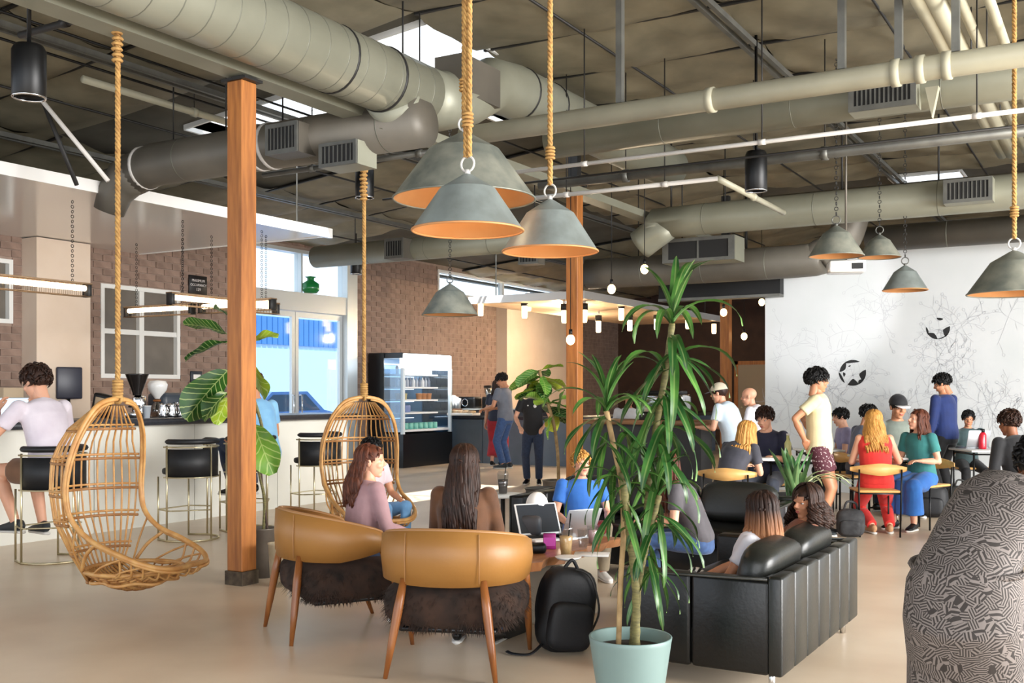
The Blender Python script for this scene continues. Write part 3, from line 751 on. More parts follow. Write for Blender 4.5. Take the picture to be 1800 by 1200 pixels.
# ---- things on the bar
def onbar(u, dx=-.3): p = onx(u, HZ, BX + dx); p.z = BZ; return p
M['paper'] = mat('white_paper', (232, 230, 226), .7); M['kraft'] = mat('kraft_card', (170, 150, 124), .8)
M['screen'] = emis('screen_glow', (150, 190, 215), .9); M['alu'] = mat('laptop_aluminium', (190, 192, 196), .35, metal=.7)
def laptop(label, loc, rz, w=.32, open_=105, scr=None, m=None, group=None):
    o = thing('laptop', label, 'laptop', loc, rz, group); m = m or M['alu']
    MB().rbox((0, 0, .009), (w, .22, .016), .006, 1).build('base', m, o)
    MB().bx(-w * .44, w * .44, -.03, .085, .017, .0185).build('keyboard', M['grille'], o)
    a = math.radians(open_ - 90); T = Matrix.Translation((0, .11, .016)) @ Matrix.Rotation(-a, 4, 'X')
    MB().rbox((0, .004, .11), (w, .008, .21), .004, 1, T=T).build('lid', m, o)
    MB().bx(-w * .46, w * .46, -.0025, -.001, .015, .205, T=T).build('screen', scr or M['screen'], o)
    return o
p = onbar(30, -.42); laptop('open laptop glowing blue in front of the man at the bar', tuple(p), math.radians(60))
p = onbar(8, -.75); MB().rbox((0, 0, .16), (.3, .22, .32), .01).build('card_box', M['kraft'], loc=p); tag(bpy.data.objects['card_box'], 'beige box at the left end of the bar', 'box')
p = onbar(42, -.1); o = MB().rbox((0, 0, .004), (.22, .3, .006), .002, 1).build('paper_sheet', M['paper'], loc=p, rot=(0, 0, .5)); tag(o, 'white sheet of paper lying on the bar edge', 'paper')
p = onx(122, HZ, -12.02); o = thing('monitor', 'dark monitor behind the head of the man at the bar', 'monitor', (p.x, p.y, .92), math.radians(75))
MB().rbox((0, 0, .60), (.34, .04, .42), .02).build('display', mat('monitor_blue_black', (34, 36, 52), .4), o); MB().cyl((0, .02, 0), (0, .02, .5), .02, 10).build('stand', M['black'], o); MB().rbox((0, 0, .01), (.2, .16, .02), .008).build('foot', M['black'], o)
struct_b = thing('back_counter', 'dark low counter standing against the brick wall behind the bar', 'counter', (XW + .02, 3.4, 0))
MB().bx(0, .6, 0, 8.8, 0, .88).build('body', mat('counter_dark', (58, 48, 44), .6), struct_b); MB().bx(0, .64, -.02, 8.82, .88, .92).build('worktop', M['barblack'], struct_b)
# grinder, dripper, pitchers, cup
p = onbar(241, -.45); o = thing('coffee_grinder', 'chrome coffee grinder with a black hopper on the bar', 'coffee grinder', tuple(p), .4)
MB().rbox((0, 0, .03), (.2, .24, .06), .015).build('base', M['chrome'], o); MB().rbox((0, .05, .14), (.13, .12, .2), .03).build('motor_body', M['chrome'], o)
MB().lathe([(.045, .24), (.05, .27), (.12, .46), (.125, .47), (.11, .475), (.001, .475)], n=24).build('hopper', mat('smoked_plastic', (30, 26, 24), .2), o)
MB().tube(smoothpath([(.05, -.02, .22), (.1, -.06, .2), (.11, -.07, .14), (.1, -.05, .08)]), .012, 8).build('dosing_lever', M['chrome'], o)
MB().tube(ring_pts((0, -.07, .12), .05, 16), .01, 8, closed=True).build('portafilter_fork', M['darksteel'], o)
p = onbar(277, -.6); o = thing('pour_over_dripper', 'glass pour-over brewer with a white cone on the bar', 'coffee brewer', tuple(p))
MB().lathe([(.06, 0), (.085, .03), (.08, .1), (.03, .17), (.03, .2), (.07, .27)], n=24).build('carafe', glass('carafe_glass', (225, 215, 205), .75), o)
MB().lathe([(.03, .2), (.10, .30), (.11, .36), (.09, .40), (.001, .41)], n=24).build('filter_cone', M['white'], o)
MB().tube(ring_pts((0, 0, .18), .038, 16), .012, 8, closed=True).build('wood_collar', M['post'], o)
p = onbar(258, -.1); o = thing('paper_cup', 'pale paper cup standing on the bar before the grinder', 'cup', tuple(p)); MB().lathe([(.001, 0), (.032, 0), (.045, .13), (.047, .13), (.042, .128), (.032, .02)], n=20).build('cup', mat('cup_paper', (200, 206, 212), .6), o); MB().tube(ring_pts((0, 0, .13), .045, 20), .003, 6, closed=True).build('lip', M['paper'], o)
for i, (u, lab) in enumerate(((287, 'steel milk pitcher on the bar, leftmost of the row of four'), (302, 'steel milk pitcher on the bar, second from the grinder'), (317, 'steel milk pitcher on the bar, third from the grinder'), (331, 'steel milk pitcher on the bar, nearest the large fig leaf'))):
    p = onbar(u, -.22); o = thing('milk_pitcher', lab, 'pitcher', tuple(p), i * .5, 'steel milk pitchers on the bar')
    MB().lathe([(.001, 0), (.05, 0), (.054, .02), (.05, .08), (.04, .13), (.046, .15), (.043, .15), (.036, .13), (.045, .06), (.001, .01)], n=20).build('body', M['chrome'], o)
    MB().tube(smoothpath([(.045, 0, .13), (.085, 0, .11), (.085, 0, .05), (.05, 0, .03)]), .006, 6).build('handle', M['darksteel'], o)
p = onbar(310, -.65); o = thing('espresso_machine', 'low dark espresso machine behind the milk pitchers', 'espresso machine', tuple(p), math.radians(90))
MB().rbox((0, 0, .16), (.62, .3, .22), .05).build('housing', mat('machine_slate', (52, 60, 70), .35), o); MB().rbox((0, -.1, .03), (.6, .2, .05), .01).build('drip_tray', M['chrome'], o)
for x in (-.15, .15): MB().cyl((x, -.17, .02), (x, -.17, .16), .03, 14).build('group_head', M['chrome'], o)
p = onbar(176, -.8); o = thing('dark_case', 'black tilted case beside the cream pilaster', 'case', tuple(p), .3)
MB().rbox((0, 0, .13), (.2, .1, .26), .02, T=Matrix.Rotation(.2, 4, 'Y')).build('shell', M['black'], o); MB().rbox((.0, -.055, .14), (.12, .01, .16), .004, T=Matrix.Rotation(.2, 4, 'Y')).build('label_plate', M['kraft'], o)
# ---- signs on the brick wall
c = onx(347.5, 501, XW + .03); w = .36; h = .29
sg = thing('wall_sign', 'black wall sign with three lines of white lettering', 'sign', tuple(c), 0)
MB().rbox((0, 0, 0), (.03, w, h), .006, 1).build('board', mat('sign_black', (20, 15, 15), .5), sg)
def text(s, size, loc, rot, m, parent, name='lettering'):
    cu = bpy.data.curves.new(name, 'FONT'); cu.body = s; cu.size = size; cu.align_x = 'CENTER'; cu.align_y = 'CENTER'; cu.extrude = .001
    t = bpy.data.objects.new('tmp_txt', cu); COL.objects.link(t)
    bpy.context.view_layer.update()
    me = bpy.data.meshes.new_from_object(t.evaluated_get(bpy.context.evaluated_depsgraph_get())); bpy.data.objects.remove(t)
    me.materials.clear(); me.materials.append(m); me.name = name
    return place(name, me, parent, loc=loc, rot=rot)
wht = mat('sign_white', (215, 208, 205), .6)
for k, (s, sz) in enumerate((('MAXIMUM', .056), ('OCCUPANCY', .052), ('139', .062))):
    text(s, sz, (.017, 0, .065 - .068 * k), (math.pi / 2, 0, math.pi / 2), wht, sg)
c = onx(345, 662, XW + .03); s2 = thing('small_frame', 'small dark framed notice low on the brick wall', 'frame', tuple(c)); MB().rbox((0, 0, 0), (.03, .24, .17), .01, 1).build('frame', mat('frame_navy', (40, 44, 54), .5), s2); MB().bx(.015, .018, -.07, .07, -.035, .035).build('card', M['paper'], s2)
# ================================================================== drinks fridge
fx0, fx1, fy0, fy1, fh = -12.33, -11.55, 15.72, 17.35, 2.13
fr = thing('drinks_fridge', 'tall black open-front drinks fridge with lit white header', 'fridge', (fx0, fy0, 0)); D = fx1 - fx0; Wd = fy1 - fy0
M['fblack'] = mat('fridge_black', (14, 15, 18), .3)
MB().bx(0, D, 0, Wd, 0, .62).build('plinth', M['fblack'], fr); MB().bx(0, .06, 0, Wd, .62, fh - .02).build('back_panel', mat('fridge_inside', (70, 90, 110), .4), fr)
MB().bx(0, D - .02, 0, Wd, fh - .1, fh).build('roof', M['fblack'], fr)
MB().rbox((D - .05, Wd / 2 + .0, fh - .16), (.12, Wd - .04, .3), .03).build('header', emis('fridge_header_light', (240, 246, 250), .8), fr)
MB().bx(0, .35, -.02, 0, .62, fh).build('side_panel', M['fblack'], fr); MB().bx(.35, D - .05, -.02, -.012, .66, fh - .3).build('side_glass', glass('fridge_glass', (190, 214, 230), .82), fr)
MB().bx(.06, D, Wd - .02, Wd, .62, fh - .3).build('side_glass', glass('fridge_glass'), fr)
for y in (.0, Wd - .06): MB().bx(D - .06, D, y, y + .06, .62, fh - .28).build('corner_post', mat('fridge_white', (214, 226, 234), .4), fr)
shelfz = [.70, 1.02, 1.26, 1.50, 1.74]
fl_white = mat('fridge_shelf', (226, 232, 236), .4)
for z in shelfz[1:]: MB().bx(.06, D - .1, .03, Wd - .35, z - .03, z).build('shelf', fl_white, fr)
for z in shelfz: MB().bx(.1, .14, .05, Wd - .4, z + .19, z + .2).build('shelf_lamp', emis('fridge_strip', (225, 240, 255), 1.0), fr)
MB().bx(.06, D - .04, .03, Wd - .05, .66, .70).build('shelf', fl_white, fr)
rf = random.Random(4)
cmat = [mat('carton_grey', (168, 176, 190), .6), mat('bottle_steel', (130, 140, 158), .3, metal=.3), mat('carton_white', (220, 224, 228), .6)]
carton = MB().bx(-.035, .035, -.035, .035, 0, .13).add([(-.035, -.035, .13), (.035, -.035, .13), (.035, .035, .13), (-.035, .035, .13), (0, -.035, .17), (0, .035, .17)], [(0, 1, 4), (2, 3, 5), (1, 2, 5, 4), (3, 0, 4, 5)])
bott = MB().lathe([(.001, 0), (.034, 0), (.034, .11), (.014, .15), (.014, .18), (.001, .18)], n=12)
tub = MB().lathe([(.001, 0), (.05, 0), (.06, .1), (.064, .1), (.064, .115), (.001, .12)], n=14)
m1 = [carton.mesh('drink_carton', m) for m in cmat[::2]]; m2 = [bott.mesh('drink_bottle', m) for m in cmat]; m3 = [tub.mesh('food_tub', mat('tub_' + k, c, .5)) for k, c in (('orange', (206, 150, 108)), ('cream', (220, 205, 150)))]
m4 = MB().rbox((0, 0, .06), (.14, .1, .12), .01, 1).mesh('salad_box', mat('mint_box', (140, 206, 196), .35, col2=(90, 170, 160), scale=20))
def put(me, name, x, y, z, lab, cat, grp): tag(place(name, me, loc=(fx0 + x, fy0 + y, z)), lab, cat, grp)
for i in range(10): put(m1[i % 2], 'drink_carton', D - .2, .12 + i * .112, shelfz[4], 'pale drink carton on the top fridge shelf', 'carton', 'cartons on the top fridge shelf')
for i in range(11): put(m2[i % 3], 'drink_bottle', D - .2, .10 + i * .10, shelfz[3], 'small grey bottle on the second fridge shelf', 'bottle', 'bottles on the second fridge shelf')
for i, (y, k) in enumerate(((.12, 0), (.3, 1), (.78, 0), (.94, 0), (1.1, 0))): put(m3[k], 'food_tub', D - .2, y, shelfz[2], ('cream tub on the third fridge shelf' if k else 'orange tub on the third fridge shelf'), 'tub', 'tubs on the third fridge shelf')
for i in range(2): tag(MB().rbox((0, 0, .07), (.1, .16, .14), .02).build('blue_pack', mat('pack_blue', (120, 140, 190), .5), loc=(fx0 + D - .2, fy0 + .15 + i * .22, shelfz[1])), 'blue packet on the fourth fridge shelf', 'packet', 'packets on the fourth fridge shelf')
for i in range(8): put(m4, 'salad_box', D - .2, .14 + i * .16, shelfz[0], 'mint green box on the bottom fridge shelf', 'box', 'boxes on the bottom fridge shelf')
l = bpy.data.lights.new('fridge_light', 'AREA'); l.shape = 'RECTANGLE'; l.size = 1.4; l.size_y = .3; l.energy = 14; l.color = (.85, .93, 1)
lo = bpy.data.objects.new('fridge_light', l); COL.objects.link(lo); lo.parent = fr; lo.location = (D - .25, Wd / 2, fh - .13); lo.rotation_euler = (0, 0, math.pi / 2)
# ================================================================== coffee counter and canopy
cc = thing('coffee_counter', 'slate blue coffee counter with dark top beside the fridge', 'counter', (-12.2, 17.6, 0))
M['slate'] = mat('slate_blue_panel', (104, 116, 128), .5, col2=(92, 104, 116), scale=3)
for i in range(3): MB().bx(i * 1.2 + .006, i * 1.2 + 1.194, 0, .75, 0, .86).build('front_panel', M['slate'], cc)
MB().rbox((1.8, .36, .90), (3.7, .84, .07), .01, 1).build('counter_top', M['barblack'], cc)
for i in range(5): MB().bx(2.9, 3.6, .76 + i * 1.2, 1.94 + i * 1.2, 0, .86).build('front_panel', M['slate'], cc)
MB().rbox((3.26, 3.75, .90), (.84, 6.1, .07), .01, 1).build('counter_top', M['barblack'], cc)
MB().bx(.6, 2.8, .2, .5, .935, 1.05).build('back_ledge', M['barblack'], cc); MB().bx(.6, 2.8, .18, .52, 1.05, 1.07).build('ledge_top', M['frame'], cc)
def onc(u, v, y): return ony(u, v, y)
p = ony(857, 700, 17.9); o = thing('bean_grinder', 'black bean grinder with pale hopper on the coffee counter', 'coffee grinder', (p.x, 17.95, 1.07))
MB().rbox((0, 0, .12), (.2, .24, .24), .03).build('body', M['black'], o); MB().lathe([(.06, .24), (.1, .42), (.001, .44)], n=20).build('hopper', glass('hopper_glass', (210, 215, 205), .6), o); MB().lathe([(.105, .42), (.105, .46), (.001, .47)], n=20).build('lid', M['black'], o)
p = ony(822, 700, 17.9); o = thing('toaster_oven', 'dark countertop brewer between the stacked cups and the grinder', 'coffee brewer', (p.x, 17.95, 1.07))
MB().rbox((0, 0, .12), (.46, .3, .24), .04).build('housing', M['black'], o); MB().tube(ring_pts((0, -.155, .12), .07, 20, 'y'), .012, 6, closed=True).build('dial_ring', M['chrome'], o)
for i in range(3):
    p = ony(797 + i * 5, 712, 17.8); o = MB().lathe([(.001, 0), (.035, 0), (.05, .26 - .03 * i), (.001, .27 - .03 * i)], n=16).build('cup_stack', M['paper'], loc=(p.x, 17.8, 1.07)); tag(o, ('tallest', 'middle', 'shortest')[i] + ' stack of white cups beside the fridge', 'cup stack', 'stacked cups by the fridge')
p = ony(815, 715, 17.45); o = thing('pastry_tray', 'shallow white tray of wrapped snacks on the coffee counter', 'tray', (p.x, 17.45, .935)); MB().rbox((0, 0, .03), (.6, .3, .05), .01).build('tray', M['paper'], o)
for i in range(4): MB().pillow((-.2 + i * .13, 0, .07), (.12, .2, .07), .6).build('snack', M['kraft'], o)
cn = thing('canopy', 'white floating canopy over the coffee counter with a timber underside', 'canopy', (-10.96, 17.05, 3.10)); CW_ = 2.46
MB().bx(0, CW_, 0, 7.5, .03, .12).build('panel', M['white'], cn)
m_under = mat('pale_timber', (214, 188, 158), .5, col2=(198, 168, 136), scale=5, stretch=(1, 10, 1))
for i in range(8): MB().bx(.02 + i * .303, .02 + i * .303 + .295, .02, 7.48, 0, .03).build('plank', m_under, cn)
MB().bx(-.0, CW_ + .03, -.03, 0, -.01, .13).bx(CW_, CW_ + .03, 0, 7.5, -.01, .13).build('edge_trim', M['white'], cn)
for (x, y) in ((.3, .5), (2.2, .5), (2.2, 7)): MB().cyl((x, y, .12), (x, y, ZC - 3.1), .012, 6).build('hanger_rod', M['steel'], cn)
M['tubeglow'] = emis('frosted_tube_glow', (255, 222, 170), 2.2)
lampdef = [(845, 541, ('y', 17.3)), (922, 545, ('y', 17.5)), (929, 533, ('y', 18.4)), (992, 553, ('y', 17.4)), (1027, 552, ('x', -8.8)), (1052, 571, ('x', -9.6)), (1092, 549, ('x', -8.7)), (1107, 569, ('x', -9.4)), (1154, 567, ('x', -9.0)), (1209, 566, ('x', -8.8)), (1255, 575, ('x', -8.65))]
for i, (u, v, (ax_, val)) in enumerate(lampdef):
    p = ony(u, v, val) if ax_ == 'y' else onx(u, v, val); o = thing('tube_pendant', 'frosted tube lamp under the canopy, %s from the left' % ('first second third fourth fifth sixth seventh eighth ninth tenth eleventh'.split()[i]), 'lamp', tuple(p), 0, 'tube lamps under the canopy')
    MB().lathe([(.001, -.16), (.045, -.155), (.055, -.12), (.055, .08), (.001, .08)], n=16).build('glowing_tube', M['tubeglow'], o); MB().cyl((0, 0, .08), (0, 0, .2), .07, 16).build('socket', M['darksteel'], o)
    MB().cyl((0, 0, .2), (0, 0, max(.22, 3.1 - p.z)), .03, 10).build('stem', M['white'], o)
for (x, y) in ((-9.5, 18.2), (-10.5, 20.5)):
    l = bpy.data.lights.new('canopy_lamp_light', 'POINT'); l.energy = 55; l.color = (1, .8, .55); l.shadow_soft_size = .03; lo = bpy.data.objects.new('canopy_lamp_light', l); COL.objects.link(lo); lo.location = (x, y, 2.6)
# high island table with espresso gear, centre right
hp = ony(1215, 745, 12.5)
ht = thing('high_island', 'dark high counter with a thick timber edge behind the tall plant', 'counter', (hp.x, 12.5, 0))
MB().rbox((-.55, 0, 1.02), (1.75, .62, .06), .012, 1).build('timber_top', mat('walnut_top', (150, 110, 76), .5, col2=(116, 80, 52), scale=5, stretch=(1, 8, 8)), ht); MB().bx(-1.3, .2, -.2, .2, 0, .99).build('base', mat('charcoal_panel', (56, 56, 58), .7), ht)
o = thing('till_machine', 'silver espresso machine on the high island', 'espresso machine', (hp.x - .35, 12.5, 1.05)); MB().rbox((0, 0, .2), (.6, .36, .24), .03).build('housing', M['chrome'], o); MB().rbox((0, -.1, .03), (.56, .3, .06), .01).build('drip_tray', M['darksteel'], o); MB().rbox((0, 0, .345), (.5, .3, .05), .02).build('cup_rail', M['black'], o)
# hanging plant by the storefront (green ornament)
p = onx(546, 515, XW + .12); o = thing('glass_bottle_ornament', 'green glass bottle ornament on the storefront header', 'ornament', (p.x, p.y, 3.12)); MB().lathe([(.001, 0), (.11, 0), (.15, .05), (.15, .16), (.06, .22), (.06, .26), (.1, .28), (.001, .3)], n=16).build('bottle', mat('green_glass', (22, 110, 52), .15), o)
# ================================================================== outside the storefront
struct('ground_outside', MB().bx(-40, -12.66, -5, 45, -.15, -.02), mat('pale_asphalt', (176, 178, 184), .9), 'sunlit pavement outside the storefront', 'ground')
ob = thing('building_opposite', 'pale blue building opposite the storefront', 'building', (-24, 10, 0)); MB().bx(-.5, 0, 0, 26, 0, 4.0).build('wall', mat('pale_blue_render', (150, 182, 214), .8), ob)
corr = mat('blue_corrugated', (50, 104, 166), .5)
for i in range(60): MB().bx(0, .06, 4 + i * .25, 4 + i * .25 + .2, 2.95, 3.85).build('awning_rib', corr, ob)
for i in range(3): MB().bx(0, .05, 5 + i * 4.2, 5.2 + i * 4.2, 0, 2.9).build('pilaster', M['whiteframe'], ob)
car = thing('parked_car', 'blue car parked outside the storefront', 'car', (-17.6, 18.3, 0), math.radians(90)); cb = mat('car_blue', (58, 96, 150), .25, coat=.6)
prof = [(-2.1, .35), (-2.1, .75), (-1.9, .85), (-1.1, .92), (-.5, 1.40), (.7, 1.42), (1.3, .98), (2.0, .85), (2.15, .6), (2.1, .35)]
V = [(x, y, z) for y in (-.85, .85) for x, z in prof]; n = len(prof)
MB().add(V, [tuple(range(n)), tuple(range(2 * n - 1, n - 1, -1))] + [(i, i + n, (i + 1) % n + n, (i + 1) % n) for i in range(n)]).build('body', cb, car)
for s in (-1, 1): MB().add([(-.98, s * .856, .95), (-.46, s * .856, 1.34), (.64, s * .856, 1.35), (1.14, s * .856, .98)], [(0, 1, 2, 3)]).build('side_window', mat('car_glass', (40, 60, 80), .1), car)
for x in (-1.3, 1.35):
    for s in (-1, 1): MB().tube([(x, s * .72, .33), (x, s * .9, .33)], .33, 20).build('wheel', M['black'], car)
# ================================================================== seating
M['rattan'] = mat('honey_rattan', (206, 160, 98), .45, col2=(178, 124, 66), scale=14, detail=3)
M['rattand'] = mat('aged_rattan', (170, 122, 70), .5, col2=(140, 94, 52), scale=14)
def egg_chair(label, loc, face, ropetop):
    o = thing('hanging_chair', label, 'hanging chair', tuple(loc), facing(face), 'rattan hanging chairs'); z0 = .17
    RP = [(0, 0, 1.19), (.17, -.01, 1.15), (.29, -.04, 1.0), (.35, -.08, .80), (.36, -.10, .6), (.345, -.06, .44), (.335, .06, .33), (.34, .24, .26), (.30, .42, .19), (.18, .53, .15), (0, .55, .15)]
    right = smoothpath([Vector(p) + Vector((0, 0, z0)) for p in RP], 5); left = [Vector((-p.x, p.y, p.z)) for p in right]
    loop = right + left[::-1][1:-1]
    MB().tube(loop, .017, 10, closed=True).build('frame_loop', M['rattan'], o)
    MB().tube([p * 1.0 + Vector((0, .016, -.02)) for p in right[2:-2]], .01, 6).tube([p + Vector((0, .016, -.02)) for p in left[2:-2]], .01, 6).build('inner_loop', M['rattan'], o)
    def ringat(z):
        for i in range(len(right) - 1):
            if right[i].z >= z >= right[i + 1].z: return right[i].lerp(right[i + 1], (right[i].z - z) / max(1e-6, right[i].z - right[i + 1].z))
        return right[-1]
    DEP = [(0.02, .05), (.2, .15), (.42, .27), (.62, .30), (.8, .29), (1.0, .2), (1.14, .08)]
    WID = [(0.02, .14), (.2, .25), (.42, .335), (.62, .36), (.8, .345), (1.0, .27), (1.14, .12)]
    def itp(T, z):
        for i in range(len(T) - 1):
            if T[i][0] <= z <= T[i + 1][0]: return T[i][1] + (T[i + 1][1] - T[i][1]) * (z - T[i][0]) / (T[i + 1][0] - T[i][0])
        return T[0][1] if z < T[0][0] else T[-1][1]
    def shell(phi, z):
        yr = -.10 + (.06 if z > .9 else 0) * (z - .9) / .25
        return Vector((itp(WID, z) * math.sin(phi), yr - itp(DEP, z) * math.cos(phi), z + z0))
    for k in range(19):
        phi = math.radians(-84 + 168 * k / 18)
        zs = [1.14, 1.08, 1.0, .9, .8, .7, .6, .5, .42, .32, .2, .1, .03]
        MB().tube([shell(phi, z) for z in zs], .0065, 6).build('back_slat', M['rattan'], o)
    for z in (1.0, .8, .6, .42, .22):
        for dz in (-.014, .014):
            MB().tube([shell(math.radians(-90 + 180 * i / 20), z + dz) for i in range(21)], .010 if dz < 0 else .008, 6).build('hoop', M['rattand'] if dz < 0 else M['rattan'], o)
    MB().tube([shell(math.radians(-90 + 180 * i / 20), .03) for i in range(21)], .014, 8).build('base_hoop', M['rattand'], o)
    # seat bowl
    def bowl(a, r): return Vector((.30 * r * math.cos(a), .13 + .30 * r * math.sin(a), z0 - .02 + .13 * r ** 2))
    MB().tube([bowl(2 * math.pi * i / 32, 1) for i in range(32)], .014, 8, closed=True).build('seat_ring', M['rattan'], o)
    for k in range(22):
        x = -.285 + .57 * k / 21; r = math.sqrt(max(0, 1 - (x / .30) ** 2)); pts = []
        for j in range(9):
            yy = -r + 2 * r * j / 8; rr = math.hypot(x / .30, yy); pts.append(Vector((x, .13 + .30 * yy, z0 - .02 + .13 * rr ** 2)))
        MB().tube(pts, .0085, 5).build('seat_cane', M['rattan'], o)
    for j in range(9):
        yy = -.8 + 1.6 * j / 8; r = math.sqrt(max(0, 1 - yy ** 2)); pts = []
        for k in range(9):
            x = -r + 2 * r * k / 8; rr = math.hypot(x, yy); pts.append(Vector((.30 * x, .13 + .30 * yy, z0 - .028 + .13 * rr ** 2)))
        MB().tube(pts, .006, 5).build('seat_weaver', M['rattand'], o)
    for sg in (-1, 1):           # looped side canes between frame and seat
        for k in range(4):
            q = ringat(.40 + z0) if k == 0 else right[33 + 4 * k]
            a = math.radians((-40, -15, 15, 45)[k]); b = bowl(a, 1); p = Vector((q.x, q.y, q.z)); mid = p.lerp(b, .5) + Vector((.03, -.03, 0))
            P = smoothpath([p, mid, b], 5); MB().tube([Vector((sg * v.x, v.y, v.z)) for v in P], .007, 5).build('side_cane', M['rattan'], o)
        b0 = bowl(math.radians(200 if sg < 0 else -20), 1); P = smoothpath([Vector((sg * .335, .1, .30 + z0)), Vector((sg * .30, .0, .22 + z0)), Vector((sg * .26, -.06, .12 + z0))], 5); MB().tube(P, .012, 6).build('arm_loop', M['rattan'], o)
    for k in range(13):          # fan of canes from the front of the frame down to the seat
        t = k / 12; i0 = int(36 + 14 * (1 - abs(2 * t - 1))); q = right[min(i0, len(right) - 1)]; sg = 1 if t > .5 else -1
        aa = math.radians(165 - 150 * t); bq = bowl(aa, .98); P0 = Vector((sg * q.x, q.y, q.z)); MB().tube(smoothpath([P0, P0.lerp(bq, .5) + Vector((0, .02, -.045)), bq + Vector((0, 0, -.01))], 4), .0075, 5).build('front_cane', M['rattan'], o)
    MB().tube([bowl(2 * math.pi * i / 64, .84 + .05 * math.sin(7 * 2 * math.pi * i / 64)) + Vector((0, 0, -.028 - .016 * math.sin(7 * 2 * math.pi * i / 64))) for i in range(64)], .011, 7, closed=True).build('scalloped_rim', M['rattan'], o)
    r = MB(); zt = 1.2 + z0; rope_mb(r, [(0, 0, zt), (0, 0, ropetop)], .016)
    for i in range(6): r.tube(ring_pts((0, 0, zt + .0 + .02 * i), .026, 10), .011, 6, closed=True)
    r.tube(ring_pts((0, 0, zt - .01), .03, 12, 'x'), .012, 6, closed=True)
    for i in range(8): r.tube(ring_pts((.004 * (i % 3), 0, ropetop - .05 - .035 * i), .026, 8), .012, 5, closed=True)
    r.tube(ring_pts((0, 0, ropetop), .045, 12, 'y'), .013, 6, closed=True)
    r.build('rope', M['rope'], o)
    return o
egg_chair('near rattan hanging chair, empty, in front of the white bar', flo(207, 6.75), 108, 3.82)
EG2 = flo(640, 9.3)
egg_chair('far rattan hanging chair with a dark-haired person sitting in it', EG2, 150, 3.40)
q = Vector((EG2.x, EG2.y, 3.44)); pipe('slim steel pipe that carries the far hanging chair', (q.x - 1.2, q.y, 3.44), (q.x + 1.2, q.y, 3.44), .024, 'steel', 'support_pipe', fit=2)
q = flo(207, 6.75); pipe('slim steel pipe that carries the near hanging chair', (q.x - 1.0, q.y, 3.86), (q.x + .9, q.y, 3.86), .024, 'darksteel', 'support_pipe', fit=2, hang=True)

M['tan'] = mat('tan_leather', (162, 114, 56), .45, col2=(146, 98, 44), scale=2.5, bump=.06, bscale=60)
M['tanedge'] = mat('tan_piping', (170, 124, 78), .5)
M['walnut'] = mat('walnut_leg', (150, 92, 44), .35, col2=(124, 70, 30), scale=5, stretch=(6, 6, .6))
M['fur'] = mat('brown_fur', (62, 41, 29), .95, col2=(26, 17, 12), scale=9)
def tan_chair(label, loc, face):
    o = thing('tub_chair', label, 'armchair', tuple(loc), facing(face), 'tan tub chairs with fur seats')
    n = 40; V = []; Fc = []; top = []; bot = []
    for i in range(n + 1):
        a = math.radians(-118 + 236 * i / n); e = abs(-118 + 236 * i / n) / 118.0
        x = .365 * math.sin(a); y = -.345 * math.cos(a); zt = .725 - .13 * e ** 2; zb = .455 + .05 * max(0, e - .6) / .4
        if e > .93: k = (e - .93) / .07; m_ = (zt + zb) / 2; zt = m_ + (zt - m_) * math.sqrt(max(0, 1 - k * k)) + .001; zb = m_ - (m_ - zb) * math.sqrt(max(0, 1 - k * k)) - .001
        nx, ny = math.sin(a), -math.cos(a); q = .018
        V += [(x + nx * q, y + ny * q, zb), (x + nx * (q + .012), y + ny * (q + .012), (zt + zb) / 2), (x + nx * (q + .006), y + ny * (q + .006), zt), (x - nx * q, y - ny * q, zt), (x - nx * q, y - ny * q, zb)]
        top.append((x, y, zt)); bot.append((x, y, zb))
    for i in range(n):
        for j in range(5): Fc.append((5 * i + j, 5 * i + 5 + j, 5 * i + 5 + (j + 1) % 5, 5 * i + (j + 1) % 5))
    Fc += [(0, 1, 2, 3, 4), tuple(5 * n + j for j in (4, 3, 2, 1, 0))]
    MB().add(V, Fc, 0, True).build('back_band', M['tan'], o)
    MB().tube(top, .012, 8).build('top_piping', M['tanedge'], o); MB().tube(bot, .008, 8).build('bottom_piping', M['tan'], o)
    for a in (-28, 28):
        ar = math.radians(a); MB().tube([(.396 * math.sin(ar), -.376 * math.cos(ar), .47), (.40 * math.sin(ar), -.38 * math.cos(ar), .59), (.394 * math.sin(ar), -.374 * math.cos(ar), .71)], .003, 5).build('seam', M['tanedge'], o)
    for (x0, y0, z1, x1, y1) in ((-.2, -.30, .48, -.275, -.37), (.2, -.30, .48, .275, -.37), (-.335, .13, .53, -.33, .33), (.335, .13, .53, .33, .33)):
        a = Vector((x0, y0, z1)); b = Vector((x1, y1, 0)); MB().tube([a, a.lerp(b, .3), a.lerp(b, .65), b], [.018, .024, .02, .011], 12).build('leg', M['walnut'], o)
    MB().rbox((0, .02, .215), (.5, .5, .03), .012).build('seat_board', M['fblack'], o)
    seat = MB().pillow((0, .03, .33), (.72, .70, .25), .6, 28, 14); se = seat.build('seat', M['fur'], o)
    f = MB(); rr = random.Random(int(loc[0] * 1000))
    for k in range(2200):
        a = rr.uniform(0, 6.283); p = rr.uniform(-1.1, 1.35)
        def sp(x): return math.copysign(abs(x) ** .6, x)
        P = Vector((.358 * sp(math.cos(p)) * sp(math.cos(a)), .03 + .348 * sp(math.cos(p)) * sp(math.sin(a)), .33 + .122 * sp(math.sin(p)))); nn = Vector((math.cos(a) * math.cos(p), math.sin(a) * math.cos(p), math.sin(p) * .6 - .5)).normalized()
        t = Vector((-math.sin(a), math.cos(a), 0)) * .004; tip = P + nn * rr.uniform(.015, .04) + Vector((rr.uniform(-.015, .015), rr.uniform(-.015, .015), -.012))
        f.add([P - t, P + t, tip], [(0, 1, 2)])
    f.build('fur_pile', M['fur'], se, kind='stuff')
    return o
